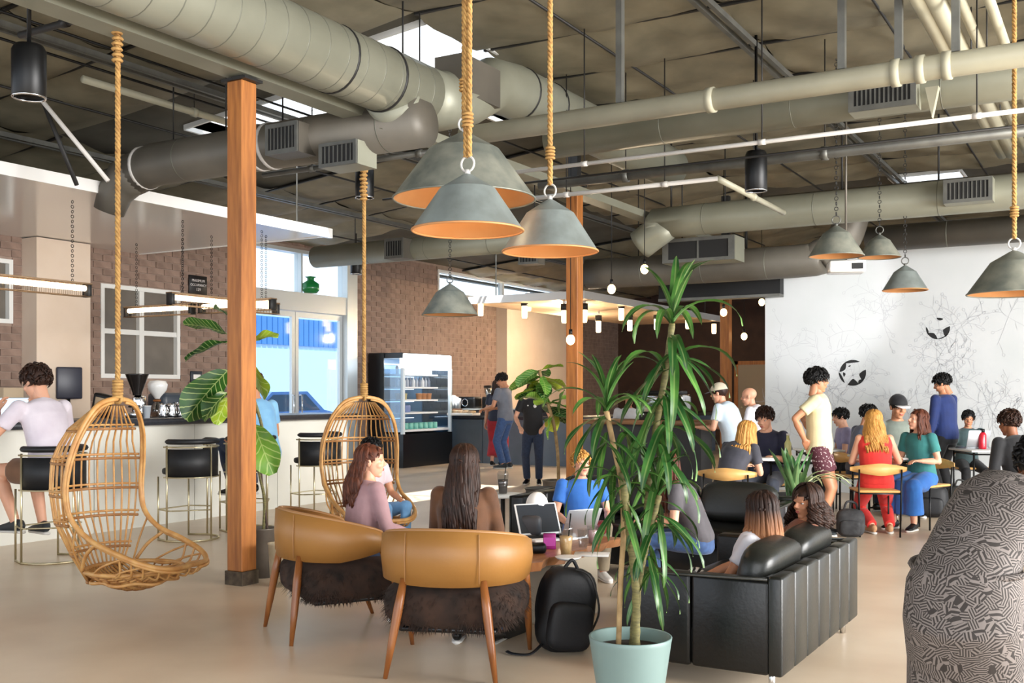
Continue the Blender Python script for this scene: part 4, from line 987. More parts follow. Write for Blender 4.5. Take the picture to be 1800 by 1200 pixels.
CR = cw(-.285, 5.46, 0); CL = cw(-1.02, 6.22, 0)
tan_chair('tan tub chair under the long-haired woman in brown, nearest the viewer', CR, 10)
tan_chair('tan tub chair under the curly-haired woman in mauve', CL, 62)

M['leather'] = mat('black_leather', (9, 9, 9), .34, col2=(13, 13, 13), scale=6, bump=.12, bscale=45, spec=.4)
M['leatherb'] = mat('black_leather_worn', (24, 25, 23), .36, col2=(34, 35, 31), scale=4, bump=.12, bscale=40, spec=.5)  # paler leather copy: sheen of the lit sofa back put into the colour
def sofa(label, loc, rz, Wd, Dp, hb, ncush, panels=8):
    o = thing('leather_sofa', label, 'sofa', tuple(loc), rz, 'black leather sofas'); h0 = .09
    MB().rbox((0, 0, .19), (Wd - .04, Dp - .06, .18), .02).build('base', M['leather'], o)
    w = Wd / panels
    for i in range(panels): MB().rbox((-Wd / 2 + w * (i + .5), -Dp / 2 + .035, (h0 + hb) / 2), (w - .004, .07, hb - h0), .014, 2).build('back_panel', M['leatherb'], o)
    MB().rbox((0, -Dp / 2 + .09, (h0 + hb) / 2 - .01), (Wd - .03, .07, hb - h0 - .02), .02).build('back_frame', M['leather'], o)
    for s in (-1, 1):
        a = MB()
        for k in range(2): a.rbox((s * (Wd / 2 - .06), -Dp / 2 + .062 + (Dp - .07) * (k + .5) / 2, (h0 + hb - .02) / 2), (.12, (Dp - .07) / 2 - .003, hb - .02 - h0), .018, 2)
        ao = a.build('arm', M['leather'], o)
        MB().tube([(s * (Wd / 2 - .003), -Dp / 2 + .07, hb - .015), (s * (Wd / 2 - .003), Dp / 2 - .01, hb - .03), (s * (Wd / 2 - .003), Dp / 2 - .01, h0 + .01)], .008, 6).build('edge_piping', M['leatherb'], ao)
        for yy in (-Dp / 2 + .07, Dp / 2 - .08): MB().cyl((s * (Wd / 2 - .08), yy, 0), (s * (Wd / 2 - .08), yy, .11), .016, 10).build('leg', M['chrome'], o)
    cwid = (Wd - .26) / ncush
    for i in range(ncush):
        x = -Wd / 2 + .13 + cwid * (i + .5)
        MB().pillow((x, .05, .33), (cwid - .01, Dp - .24, .16), .35).build('seat_cushion', M['leather'], o)
        T = Matrix.Translation((x, -Dp / 2 + .20, hb - .05)) @ Matrix.Rotation(math.radians(14), 4, 'X')
        MB().pillow((0, 0, 0), (cwid - .01, .19, .32), .5, T=T).build('back_cushion', M['leatherb'], o)
    return o
S1 = Vector((-1.37 - .415, 5.555, 0)); sofa('black leather loveseat with channelled back, nearest the viewer', S1, math.radians(90), 1.56, .83, .55, 2, 7)
S2 = Vector((-3.2, 7.63, 0)); sofa('black leather sofa beyond the coffee table, facing the viewer', S2, math.radians(180), 2.1, .86, .60, 3, 8)
# ================================================================== coffee table and what stands on it
M['slab'] = mat('live_edge_wood', (176, 122, 80), .35, col2=(140, 88, 52), scale=4, detail=6, stretch=(7, 1, 1))
tb = thing('coffee_table', 'low live-edge timber coffee table between sofa and tub chairs', 'table', (-3.06, 5.58, 0)); ZT = .47
n = 22; V = []; rs = random.Random(8)
for z in (.42, ZT):
    for i in range(n):
        y = -.58 + 1.16 * i / (n - 1); V.append((.26 + .02 * math.sin(i * 1.3) + .012 * rs.uniform(-1, 1) - (.012 if z < .45 else 0), y, z))
    for i in range(n):
        y = .58 - 1.16 * i / (n - 1); V.append((-.27 + .02 * math.sin(i * 1.1) + (.012 if z < .45 else 0), y, z))
k = 2 * n
MB().add(V, [tuple(range(k - 1, -1, -1)), tuple(range(k, 2 * k))] + [(i, (i + 1) % k, (i + 1) % k + k, i + k) for i in range(k)]).build('slab', M['slab'], tb)
MB().rbox((.02, .2, .21), (.28, .5, .42), .02).build('pedestal', mat('cream_plinth', (206, 194, 172), .7), tb)
MB().rbox((.0, -.35, .21), (.06, .3, .42), .01).build('leg_panel', M['darksteel'], tb)
def ot(u, v, z=ZT): return onz(u, v, z)
clear = glass('clear_plastic', (246, 247, 247), .92)
def cup(label, p, h=.13, r=.042, liquid=None, name='iced_coffee_cup', lid=True):
    o = thing(name, label, 'cup', tuple(p))
    MB().lathe([(.001, .002), (r * .72, .002), (r, h), (r * .96, h), (r * .69, .006)], n=24).build('cup', clear, o)
    if liquid is not None: MB().lathe([(.001, .006), (r * .68, .006), (r * .88, h * .74), (.001, h * .74)], n=20).build('drink', liquid, o)
    if lid:
        MB().lathe([(r * 1.03, h), (r * 1.03, h + .008), (r * .75, h + .03), (.001, h + .032)], n=20).build('lid', clear, o); MB().cyl((.01, 0, h * .3), (.025, .01, h + .09), .004, 6).build('straw', M['black'], o)
    return o
latte = mat('iced_latte', (216, 170, 110), .5, col2=(228, 190, 132), scale=20); cola = mat('dark_drink', (40, 22, 18), .2)
cup('tall iced latte in a clear cup on the coffee table', ot(995, 976), .15, .043, latte)
cup('empty clear tumbler on the coffee table beside the latte', ot(1025, 962), .11, .036, None, 'tumbler', False)
cup('clear tumbler with pinkish water at the right on the table', ot(1042, 955), .11, .036, mat('pink_water', (214, 178, 178), .3), 'tumbler', False)
p = ot(966, 964); o = thing('purple_box', 'small magenta box on the coffee table', 'box', tuple(p), .5); MB().rbox((0, 0, .045), (.075, .06, .09), .004, 1).build('carton', mat('magenta_card', (140, 24, 106), .5), o); MB().bx(-.034, .034, -.0315, -.030, .02, .07).build('printed_panel', mat('magenta_light', (176, 60, 150), .5), o)
p = ot(945, 972); o = tag(MB().rbox((0, 0, .03), (.1, .07, .06), .02).build('black_pouch', M['black'], loc=p, rot=(0, 0, .6)), 'small black pouch on the table corner beside the magenta box', 'pouch')
p = ot(1040, 975); o = tag(MB().rbox((0, 0, .004), (.2, .14, .008), .002, 1).build('napkin_stack', M['paper'], loc=p, rot=(0, 0, .4)), 'white napkins on the table edge below the tumblers', 'napkins')
p = ot(1000, 985); o = tag(MB().lathe([(.001, 0), (.06, 0), (.075, .012), (.07, .014), (.001, .006)], n=24).build('saucer', M['paper'], loc=p + Vector((-.03, .05, 0))), 'pale saucer under the iced latte', 'saucer')
p = ot(1037, 938); o = thing('red_case', 'dark red case lying on the far side of the coffee table', 'case', tuple(p), math.radians(15)); MB().rbox((0, 0, .045), (.22, .14, .08), .015).build('shell', mat('maroon_leather', (110, 26, 34), .45), o); MB().tube([(-.11, -.071, .05), (.11, -.071, .05)], .004, 6).build('zip', M['darksteel'], o)
p = ot(905, 945); o = tag(MB().rbox((0, 0, .006), (.28, .2, .01), .003, 1).build('paper_pile', M['paper'], loc=p, rot=(0, 0, .2)), 'pile of white papers at the left end of the table', 'papers')
p = ot(965, 948); laptop('open laptop with white lid edge and dark screen on the table', (p.x, p.y, ZT), facing(335), .30, 115, mat('off_screen', (40, 44, 50), .2), M['paper'])
p = ot(985, 930); laptop('second laptop with pale lid standing behind the first', (-3.1, 5.98, ZT), facing(150), .25, 118, None, M['alu'])
p = W(944, 888, 6.9); o = thing('desk_lamp', 'white round-shaded table lamp behind the laptops', 'lamp', (p.x, p.y, ZT), 0); MB().ell((0, 0, p.z - ZT), (.075, .075, .09)).build('globe_shade', mat('opal_white', (240, 238, 232), .3), o); MB().cyl((0, 0, 0), (0, 0, p.z - ZT - .05), .008, 8).build('stem', M['black'], o); MB().cyl((0, 0, 0), (0, 0, .015), .06, 20).build('foot', M['black'], o)
p = W(932, 921, 6.75); o = thing('speaker_cube', 'dark grey rounded speaker at the left of the laptops', 'speaker', (p.x, p.y, ZT), facing(200)); MB().rbox((0, 0, .075), (.15, .07, .13), .03, 3).build('cabinet', mat('speaker_grey', (70, 68, 70), .5), o); MB().rbox((0, 0, .006), (.1, .06, .012), .004, 1).build('foot', M['black'], o)
# side table with a dark drink beyond the tub chairs
p = onz(884, 868, .52); o = thing('side_table', 'small round side table beyond the long-haired woman', 'table', (p.x, p.y, 0)); MB().cyl((0, 0, .50), (0, 0, .52), .2, 28).build('table_top', M['whiteframe'], o); MB().cyl((0, 0, 0), (0, 0, .5), .02, 10).build('stem', M['darksteel'], o); MB().cyl((0, 0, 0), (0, 0, .02), .14, 24).build('foot', M['darksteel'], o)
cup('dark iced drink with white lid on the small side table', p, .17, .05, cola)
# ================================================================== backpack
p = fl(985, 1142); bp = thing('backpack', 'black backpack slumped on the floor beside the near tub chair', 'backpack', tuple(p), facing(165)); M['nylon'] = mat('black_nylon', (7, 8, 12), .6, col2=(13, 15, 21), scale=10, bump=.15)
T = Matrix.Rotation(math.radians(-8), 4, 'Y')
MB().pillow((0, 0, .22), (.31, .2, .46), .55, T=T).build('main_bag', M['nylon'], bp); MB().pillow((.0, .1, .15), (.25, .1, .26), .5, T=T).build('front_pocket', M['nylon'], bp)
MB().tube(smoothpath([(-.13, .06, .1), (-.15, .11, .25), (-.08, .1, .42), (.0, .06, .45)]), .006, 6, T=T).build('zip', M['darksteel'], bp)
for s in (-1, 1): MB().tube(smoothpath([(s * .07, -.09, .43), (s * .1, -.15, .34), (s * .11, -.16, .2), (s * .1, -.1, .06)]), .022, 6, flat=.35, T=T).build('shoulder_strap', M['nylon'], bp)
MB().tube(smoothpath([(-.04, 0, .44), (0, 0, .49), (.04, 0, .44)]), .01, 6, T=T).build('grab_handle', M['nylon'], bp); MB().tube(smoothpath([(.12, .05, .05), (.2, .1, .015), (.28, .06, .012), (.3, .0, .012)]), .012, 6, flat=.4).build('loose_strap', M['nylon'], bp)
# ================================================================== plants
def leafmat(name, c1, c2, rough=.38):
    m = mat(name, c1, rough, col2=c2, scale=5, detail=3, rand=.22, contrast=(.35, .65))
    if not m.get('veins'):       # midrib and side veins of the blade, drawn along each leaf's own axis
        m['veins'] = 1; N = m.node_tree.nodes; L = m.node_tree.links; b = N['Principled BSDF']; old = b.inputs['Base Color'].links[0].from_socket
        tc = N.new('ShaderNodeTexCoord'); sx = N.new('ShaderNodeSeparateXYZ'); L.new(tc.outputs['Object'], sx.inputs[0])
        def mth(op, a, v=None, c=None):
            n = N.new('ShaderNodeMath'); n.operation = op; L.new(a, n.inputs[0])
            if v is not None: n.inputs[1].default_value = v
            if c is not None: L.new(c, n.inputs[1])
            return n.outputs[0]
        ax = mth('ABSOLUTE', sx.outputs['X']); rib = mth('LESS_THAN', ax, .0035)
        if 'fig' in name:
            ch = mth('SUBTRACT', sx.outputs['Y'], c=mth('MULTIPLY', ax, .75)); sn = mth('GREATER_THAN', mth('SINE', mth('MULTIPLY', ch, 190)), .86); rib = mth('MAXIMUM', rib, c=sn)
        f = mth('MULTIPLY', rib, .5 if 'fig' in name else .16); mx = N.new('ShaderNodeMix'); mx.data_type = 'RGBA'; L.new(f, mx.inputs[0]); L.new(old, mx.inputs[6]); mx.inputs[7].default_value = lin((190, 206, 130)); L.new(mx.outputs[2], b.inputs['Base Color'])
    return m
M['dleaf'] = leafmat('dracaena_green', (24, 66, 24), (70, 116, 44)); M['fleaf'] = leafmat('fig_green', (26, 66, 20), (54, 100, 30)); M['fleafb'] = leafmat('fig_bright', (70, 122, 36), (112, 152, 54)); M['fleafy'] = leafmat('fig_yellow', (170, 176, 50), (120, 156, 40)); M['aleaf'] = leafmat('aloe_green', (52, 96, 54), (120, 150, 96)); M['vleaf'] = leafmat('striped_leaf', (150, 170, 110), (210, 214, 170))
M['cane'] = mat('plant_cane', (120, 112, 64), .7, col2=(78, 74, 40), scale=30, stretch=(1, 1, 4)); M['canel'] = mat('pale_cane', (180, 150, 104), .7, col2=(140, 112, 72), scale=20); M['soil'] = mat('potting_soil', (58, 42, 34), .95, col2=(38, 28, 22), scale=40)
def strap_leaf(L, w, e0, e1, m, fold=.25, n=11, wav=0.0, name='leaf'):
    V = []; Fc = []; p = Vector((0, 0, 0)); 
    for i in range(n + 1):
        t = i / n; e = math.radians(e0 + (e1 - e0) * t ** 1.2); hw = w / 2 * (min(1, .45 + 2.2 * t) if t < .3 else 1.0) * math.sqrt(max(0, 1 - ((t - .25) / .75) ** 2.4 if t > .25 else 1)) + .0012
        up = Vector((0, -math.sin(e), math.cos(e)))
        for k, s in enumerate((-1, -.5, 0, .5, 1)):
            q = p + Vector((s * hw, 0, 0)) + up * (abs(s) * hw * fold) + up * wav * math.sin(t * 9 + s)
            V.append(q)
        p = p + Vector((0, math.cos(e), math.sin(e))) * (L / n)
    for i in range(n):
        for j in range(4): a = 5 * i + j; Fc.append((a, a + 1, a + 6, a + 5))
    return MB().add(V, Fc, 0, True).mesh(name, m)
def broad_leaf(L, w, e0, e1, m, n=10, k=6, wav=.012, seed=0):
    V = []; Fc = []; p = Vector((0, 0, 0))
    for i in range(n + 1):
        t = i / n; e = math.radians(e0 + (e1 - e0) * t); hw = w / 2 * (math.sin(math.pi * min(1, t * .92 + .05)) ** .7) * (.55 + .62 * t) + .002
        if t < .08: hw = .004
        up = Vector((0, -math.sin(e), math.cos(e)))
        for j in range(k + 1):
            s = -1 + 2 * j / k
            V.append(p + Vector((s * hw, 0, 0)) + up * (abs(s) ** 1.4 * hw * .3 + wav * math.sin(t * 11 + s * 2 + seed) * abs(s)))
        p = p + Vector((0, math.cos(e), math.sin(e))) * (L / n)
    for i in range(n):
        for j in range(k): a = (k + 1) * i + j; Fc.append((a, a + 1, a + k + 2, a + k + 1))
    o = MB().add(V, Fc, 0, True)
    return o.mesh('leaf', m)
# ---- dracaena in the pale blue pot
DD = 4.55; pd = flo(1108, DD)
dr = thing('dracaena_plant', 'tall strap-leaved dracaena in a pale blue pot before the sofa', 'plant', tuple(pd), TH)
def L3(u, v, y=0): return Vector(((u - 1108) / F * (DD + y), y, H - (v - HZ) / F * (DD + y)))
M['pot'] = mat('pale_blue_ceramic', (122, 144, 140), .45, col2=(112, 134, 131), scale=3)
rp_ = 73 / F * DD; hp_ = .345
MB().lathe([(.001, .0), (rp_ * .70, .0), (rp_ * .73, .02), (rp_ * .98, hp_ - .02), (rp_, hp_), (rp_ * .985, hp_ + .004), (rp_ * .93, hp_), (rp_ * .90, hp_ - .06), (.001, hp_ - .06)], n=48).build('pot', M['pot'], dr)
MB().lathe([(rp_ * .9, hp_ - .052), (rp_ * .5, hp_ - .045), (.001, hp_ - .05)], n=32).build('soil', M['soil'], dr)
canes = [([(1087, 1140), (1091, 1020), (1096, 930), (1092, 850), (1078, 780), (1066, 722)], .012, 'canel', 0.0), ([(1116, 1142), (1116, 1040), (1108, 960), (1100, 900), (1092, 830)], .016, 'cane', -.04), ([(1113, 1140), (1122, 1030), (1136, 930), (1148, 800), (1168, 680), (1184, 568)], .013, 'cane', .05), ([(1119, 1140), (1121, 1040), (1135, 960), (1158, 870)], .014, 'cane', .0)]
for pts, r, m, y in canes:
    P = smoothpath([L3(u, v, y) for u, v in pts], 8); MB().tube(P, [r * (1 + .18 * (i % 2)) if m == 'cane' else r for i in range(len(P))], 10).build('cane', M[m], dr)
DL = {'up': [strap_leaf(.34 + .05 * k, .042, 80, 40 - 20 * k, M['dleaf']) for k in range(3)], 'arch': [strap_leaf(.42 + .04 * k, .044, 50, -70 - 10 * k, M['dleaf'], wav=.004) for k in range(3)], 'droop': [strap_leaf(.40 + .05 * k, .046, -5 - 20 * k, -92, M['dleaf'], wav=.006) for k in range(3)]}
rl = random.Random(12)
def crown(u, v, y, spec, sc=1.0, span=.06):
    c = L3(u, v, y)
    for kind, n in spec:
        a0 = rl.uniform(0, 6.28)
        for i in range(n):
            dz = {'up': .02, 'arch': -.01, 'droop': -span}[kind]
            place('leaf', rl.choice(DL[kind]), dr, loc=(c.x, c.y, c.z + dz * rl.uniform(.2, 1.6)), rot=(rl.uniform(-.15, .15), rl.uniform(-.2, .2), a0 + i * 2.399 + rl.uniform(-.3, .3)), scale=(sc * rl.uniform(.85, 1.15),) * 3)
crown(1184, 568, .05, (('up', 9), ('arch', 6), ('droop', 14)), .78, .12)
crown(1170, 650, .05, (('arch', 3), ('droop', 12)), .8, .16)
crown(1160, 735, .05, (('arch', 2), ('droop', 12)), .72, .16)
crown(1066, 722, 0, (('up', 9), ('arch', 6), ('droop', 9)), .74, .10)
crown(1082, 790, 0, (('arch', 1), ('droop', 6)), .62, .12)
crown(1096, 850, -.04, (('up', 5), ('arch', 4), ('droop', 7)), .58, .08)
crown(1156, 872, 0, (('up', 7), ('arch', 5), ('droop', 12)), .64, .08)
crown(1142, 945, .02, (('arch', 3), ('droop', 14)), .58, .10)
# ---- fiddle-leaf fig behind the near timber post
FD = 7.98; pf = flo(467, FD)
fg = thing('fiddle_leaf_fig', 'fiddle-leaf fig in a metal planter behind the near timber post', 'plant', tuple(pf), TH)
def L4(u, v, y=0): return Vector(((u - 467) / F * (FD + y), y, H - (v - HZ) / F * (FD + y)))
M['zincpot'] = mat('galvanised_planter', (128, 120, 110), .45, metal=.5, col2=(100, 92, 84), scale=6)
MB().lathe([(.001, 0), (.075, 0), (.10, .36), (.106, .365), (.106, .375), (.094, .37), (.088, .33), (.001, .33)], (-.02, 0, 0), n=28).build('planter', M['zincpot'], fg)
MB().tube(smoothpath([L4(462, 945), L4(465, 880), L4(455, 820), L4(462, 760), L4(440, 680), L4(415, 590), L4(405, 560)], 6), .012, 8).build('stem', M['cane'], fg); MB().tube(smoothpath([L4(472, 945), L4(463, 870), L4(456, 800)], 6), .009, 8).build('stem', mat('dark_stem', (66, 46, 36), .7), fg)
def leaf_to(parent, f, base, tip, width, m, curl=-25, roll=0, seed=0):
    b = Vector(base); t = Vector(tip); L = (t - b).length; dirv = (t - b).normalized(); az = math.atan2(dirv.y, dirv.x) - math.pi / 2; el = math.degrees(math.asin(max(-1, min(1, dirv.z))))
    me = broad_leaf(L * 1.05, width, el - curl * .5, el + curl * .5, m, seed=seed)
    o = place('leaf', me, parent, loc=b, rot=(0, 0, az)); 
    if roll: o.rotation_euler = (Matrix.Rotation(az, 3, 'Z') @ Matrix.Rotation(math.radians(el), 3, 'X') @ Matrix.Rotation(roll, 3, 'Y') @ Matrix.Rotation(-math.radians(el), 3, 'X')).to_euler()
    return o
FL = [((402, 588, 0), (324, 572, .02), .19, 'fleaf', .5), ((404, 600, -.02), (330, 634, 0), .18, 'fleaf', -.5), ((404, 650, -.05), (336, 735, -.1), .32, 'fleaf', 1.1), ((400, 690, -.03), (368, 738, -.12), .22, 'fleaf', .9), ((432, 600, .05), (488, 592, .0), .13, 'fleafy', .6), ((438, 640, 0), (455, 700, .12), .18, 'fleafy', .2), ((448, 745, -.02), (486, 830, -.12), .27, 'fleafb', 1.0), ((450, 720, .05), (410, 745, .15), .2, 'fleaf', .3), ((405, 560, 0), (372, 545, .12), .14, 'fleaf', .4), ((415, 560, 0), (440, 520, .1), .16, 'fleaf', -.4), ((400, 700, 0), (378, 745, .06), .16, 'fleafy', .5)]
for i, (b, t, w, m, ro) in enumerate(FL): leaf_to(fg, None, L4(*b), L4(*t), w, M[m], roll=ro, seed=i)
p = flo(490, 7.6); o = tag(MB().lathe([(.001, 0), (.06, 0), (.075, .30), (.08, .305), (.08, .315), (.07, .31), (.06, .26), (.001, .26)], n=28).build('planter_can', mat('weathered_can', (186, 172, 146), .6, metal=.2, col2=(150, 136, 110), scale=8), loc=p), 'pale weathered metal can in front of the fig planter', 'planter')
# ---- second fig by the middle post
GD = 12.6; pg = flo(978, GD)
f2 = thing('fiddle_leaf_fig', 'bright fiddle-leaf fig left of the middle timber post', 'plant', tuple(pg), TH)
def L5(u, v, y=0): return Vector(((u - 978) / F * (GD + y), y, H - (v - HZ) / F * (GD + y)))
MB().lathe([(.001, 0), (.13, 0), (.17, .34), (.18, .35), (.155, .35), (.14, .3), (.001, .3)], n=28).build('planter', M['zincpot'], f2)
MB().tube(smoothpath([L5(978, 1030), L5(982, 850), L5(976, 760), L5(958, 690), L5(948, 650)], 6), .02, 8).build('stem', M['canel'], f2)
rg = random.Random(5)
for i in range(24):
    a = rg.uniform(0, 6.283); h = rg.uniform(0, 1); b = L5(948 + 26 * h, 650 + 80 * h); R = rg.uniform(.22, .36)
    t = b + Vector((math.cos(a) * R * 1.0 - .05, math.sin(a) * R, rg.uniform(-.26, .1)))
    leaf_to(f2, None, b, t, rg.uniform(.16, .24), M[rg.choice(('fleafb', 'fleafb', 'fleaf', 'fleafy'))], roll=rg.uniform(-.6, .6), seed=i)
for (u, v) in ((965, 765), (985, 720)): leaf_to(f2, None, L5(u + 8, v - 35), L5(u, v + 5, -.1), .24, M['fleafb'], roll=1.1)
# ---- aloe and striped plant beyond the near loveseat
AD = 8.35; pa_ = flo(1392, AD)
al = thing('aloe_plant', 'spiky aloe with striped arching leaves beyond the near loveseat', 'plant', tuple(pa_), TH)
def L6(u, v, y=0): return Vector(((u - 1392) / F * (AD + y), y, H - (v - HZ) / F * (AD + y)))
zb = L6(1392, 868).z
MB().lathe([(.001, 0), (.12, 0), (.17, zb - .02), (.18, zb), (.16, zb), (.15, zb - .04), (.001, zb - .04)], n=28).build('planter', mat('charcoal_pot', (52, 50, 50), .6), al)
ra = random.Random(9)
for i in range(14):
    L = ra.uniform(.28, .46); me = strap_leaf(L, .05, ra.uniform(60, 88), ra.uniform(50, 80), M['aleaf'], fold=.5)
    place('leaf', me, al, loc=(ra.uniform(-.04, .04), ra.uniform(-.04, .04), zb - .02), rot=(0, 0, i * 2.399 + ra.uniform(-.2, .2)))
for i in range(10):
    me = strap_leaf(ra.uniform(.4, .56), .028, ra.uniform(55, 75), ra.uniform(-75, -40), M['vleaf'] if i % 2 else M['aleaf'], fold=.3)
    place('leaf', me, al, loc=(.06, 0, zb - .02), rot=(0, 0, math.radians(-90 + ra.uniform(-70, 70))))
# ================================================================== cafe chairs and tables at the right
M['ply'] = mat('honey_plywood', (224, 176, 108), .45, col2=(208, 156, 88), scale=4, stretch=(1, 8, 8))
def cafe_chair(label, loc, face, first=[None]):
    if first[0] is not None: return dup(first[0], tuple(loc), facing(face), label)
    o = thing('cafe_chair', label, 'chair', tuple(loc), facing(face), 'plywood cafe chairs with thin black legs'); V = []; n = 20
    for i in range(n + 1):
        t = -1 + 2 * i / n; x = .27 * t; y = -.235 + .10 * t * t; hh = .055 * (1 - .72 * abs(t) ** 1.5) + .004; c = .655
        V += [(x, y, c - hh), (x, y, c + hh), (x, y - .012, c + hh), (x, y - .012, c - hh)]
    Fc = [(4 * i + j, 4 * i + 4 + j, 4 * i + 4 + (j + 1) % 4, 4 * i + (j + 1) % 4) for i in range(n) for j in range(4)] + [(3, 2, 1, 0), (4 * n, 4 * n + 1, 4 * n + 2, 4 * n + 3)]
    MB().add(V, Fc, 0, True).build('backrest', M['ply'], o)
    MB().rbox((0, 0, .44), (.4, .4, .025), .012).build('seat', M['ply'], o)
    for s in (-1, 1):
        MB().tube([(s * .19, -.20, 0), (s * .20, -.20, .44), (s * .20, -.215, .655)], .009, 8).build('leg', M['black'], o); MB().tube([(s * .19, .19, 0), (s * .185, .18, .43)], .009, 8).build('leg', M['black'], o)
    MB().tube([(-.19, -.19, .42), (.19, -.19, .42), (.185, .18, .42), (-.185, .18, .42)], .008, 6, closed=True).build('seat_rail', M['black'], o)
    first[0] = o; return o
def cafe_table(label, u, d, w=.62, m='whiteframe', h=.72):
    p = flo(u, d); o = thing('cafe_table', label, 'table', tuple(p), TH, 'small cafe tables')
    MB().rbox((0, 0, h - .012), (w, w, .024), .01).build('table_top', M[m], o)
    for sx in (-1, 1):
        for sy in (-1, 1): MB().cyl((sx * (w / 2 - .05), sy * (w / 2 - .05), 0), (sx * (w / 2 - .05), sy * (w / 2 - .05), h - .02), .012, 8).build('leg', M['black'], o)
    MB().tube([(-w / 2 + .05, -w / 2 + .05, h - .05), (w / 2 - .05, -w / 2 + .05, h - .05), (w / 2 - .05, w / 2 - .05, h - .05), (-w / 2 + .05, w / 2 - .05, h - .05)], .01, 6, closed=True).build('apron_rail', M['black'], o)
    MB().tube([(-w / 2 + .05, -w / 2 + .05, .2), (w / 2 - .05, -w / 2 + .05, .2)], .01, 6).build('foot_rail', M['black'], o)
    return o
TA = cafe_table('cafe table between the two people left of the standing man', 1383, 11.0, .54); TB = cafe_table('cafe table in front of the woman in red', 1556, 11.2, .62); TC = cafe_table('cafe table with the red bottle by the mural wall', 1735, 12.6, .66); TD = cafe_table('cafe table behind the standing man in yellow', 1438, 12.6, .5)
cafe_chair('plywood chair under the blonde woman in the dark top', flo(1283, 9.75), 22)
cafe_chair('plywood chair under the woman in red overalls', flo(1537, 10.35), 4)
cafe_chair('plywood chair under the woman in teal and denim', flo(1622, 10.92), 232)
cafe_chair('plywood chair under the man by the mural wall', flo(1697, 13.4), 160)
cafe_chair('plywood chair under the man in the navy T-shirt', flo(1352, 11.1), 150)
cafe_chair('plywood chair under the person in the grey-blue shirt', flo(1508, 12.1), 75)
# things on those tables
p = flo(1727, 12.6); p.z = .72; o = thing('red_bottle', 'red water bottle on the cafe table by the mural wall', 'bottle', tuple(p)); MB().lathe([(.001, 0), (.042, 0), (.045, .02), (.045, .17), (.03, .2), (.001, .2)], n=20).build('flask', mat('red_flask', (190, 24, 44), .3, coat=.4), o); MB().cyl((0, 0, .2), (0, 0, .24), .026, 14).build('cap', M['black'], o)
p = flo(1708, 12.75); p.z = .72; laptop('pale laptop in front of the man by the mural wall', tuple(p), facing(170), .3, 105, None, M['alu'])
p = flo(1600, 10.95); p.z = .72; cup('clear iced drink held over the table by the woman in teal', p, .14, .042, mat('milky_drink', (214, 206, 190), .4))
p = flo(1340, 10.55); p.z = .72; o = tag(MB().rbox((0, 0, .012), (.22, .3, .024), .004, 1).build('notebook', mat('notebook_white', (226, 224, 220), .6), loc=p, rot=(0, 0, .4)), 'white notebook on the table of the navy T-shirt man', 'notebook')
p = flo(1385, 10.7); p.z = .72; o = thing('grey_bottle', 'pale yellow-green bottle on the table beside the standing man', 'bottle', tuple(p)); MB().lathe([(.001, 0), (.035, 0), (.035, .16), (.015, .2), (.015, .24), (.001, .24)], n=16).build('bottle', mat('pale_lime', (206, 206, 140), .35), o); MB().cyl((0, 0, .24), (0, 0, .26), .018, 12).build('cap', M['white'], o)
# bags on the floor
def bag(label, u, d, s, m):
    p = flo(u, d); o = thing('floor_bag', label, 'bag', tuple(p), facing(20), None)
    MB().pillow((0, 0, .17 * s), (.34 * s, .22 * s, .34 * s), .6).build('bag_body', m, o); MB().tube(smoothpath([(-.08 * s, 0, .3 * s), (-.04 * s, 0, .42 * s), (.06 * s, .02, .4 * s), (.08 * s, 0, .3 * s)]), .012, 6).build('carry_strap', m, o); MB().pillow((0, -.1 * s, .12 * s), (.24 * s, .08 * s, .18 * s), .5).build('outer_pocket', m, o)
bag('dark bag on the floor left of the red overalls', 1495, 10.2, .8, mat('grey_cloth', (60, 60, 62), .8, col2=(36, 36, 38), scale=20)); bag('dark backpack on the floor behind the denim skirt', 1636, 11.8, 1.1, M['nylon'])
bag('dark grey bag on the floor by the mural wall chair', 1688, 12.7, .8, mat('charcoal_cloth', (54, 54, 52), .8))
o = thing('dark_bin', 'dark grey round bin behind the blue polo shirt', 'bin', tuple(flo(957, 10.6)));
MB().lathe([(.001, 0), (.14, 0), (.19, .42), (.2, .43), (.18, .43), (.14, .03), (.001, .03)], n=24).build('bin_body', mat('bin_grey', (58, 58, 56), .5), o); MB().tube(ring_pts((0, 0, .43), .195, 24), .008, 6, closed=True).build('bin_rim', M['darksteel'], o)
# ================================================================== people
TMP = bpy.data.scenes.new('tmp_build')
def remesh(mb, voxel, it=3):
    me = mb.mesh('tmp', M['white']); o = bpy.data.objects.new('tmp', me); TMP.collection.objects.link(o)
    r = o.modifiers.new('r', 'REMESH'); r.mode = 'VOXEL'; r.voxel_size = voxel
    s = o.modifiers.new('s', 'SMOOTH'); s.factor = .5; s.iterations = it
    vl = TMP.view_layers[0]; vl.update(); dg = vl.depsgraph
    out = bpy.data.meshes.new_from_object(o.evaluated_get(dg), depsgraph=dg)
    n = len(out.vertices); co = np.empty(n * 3); out.vertices.foreach_get('co', co); V = co.reshape(-1, 3)
    Fc = [tuple(p.vertices) for p in out.polygons]
    bpy.data.objects.remove(o); bpy.data.meshes.remove(me); bpy.data.meshes.remove(out)
    return V, Fc
def xf(V, T):
    A = np.array(T); return V @ A[:3, :3].T + A[:3, 3]
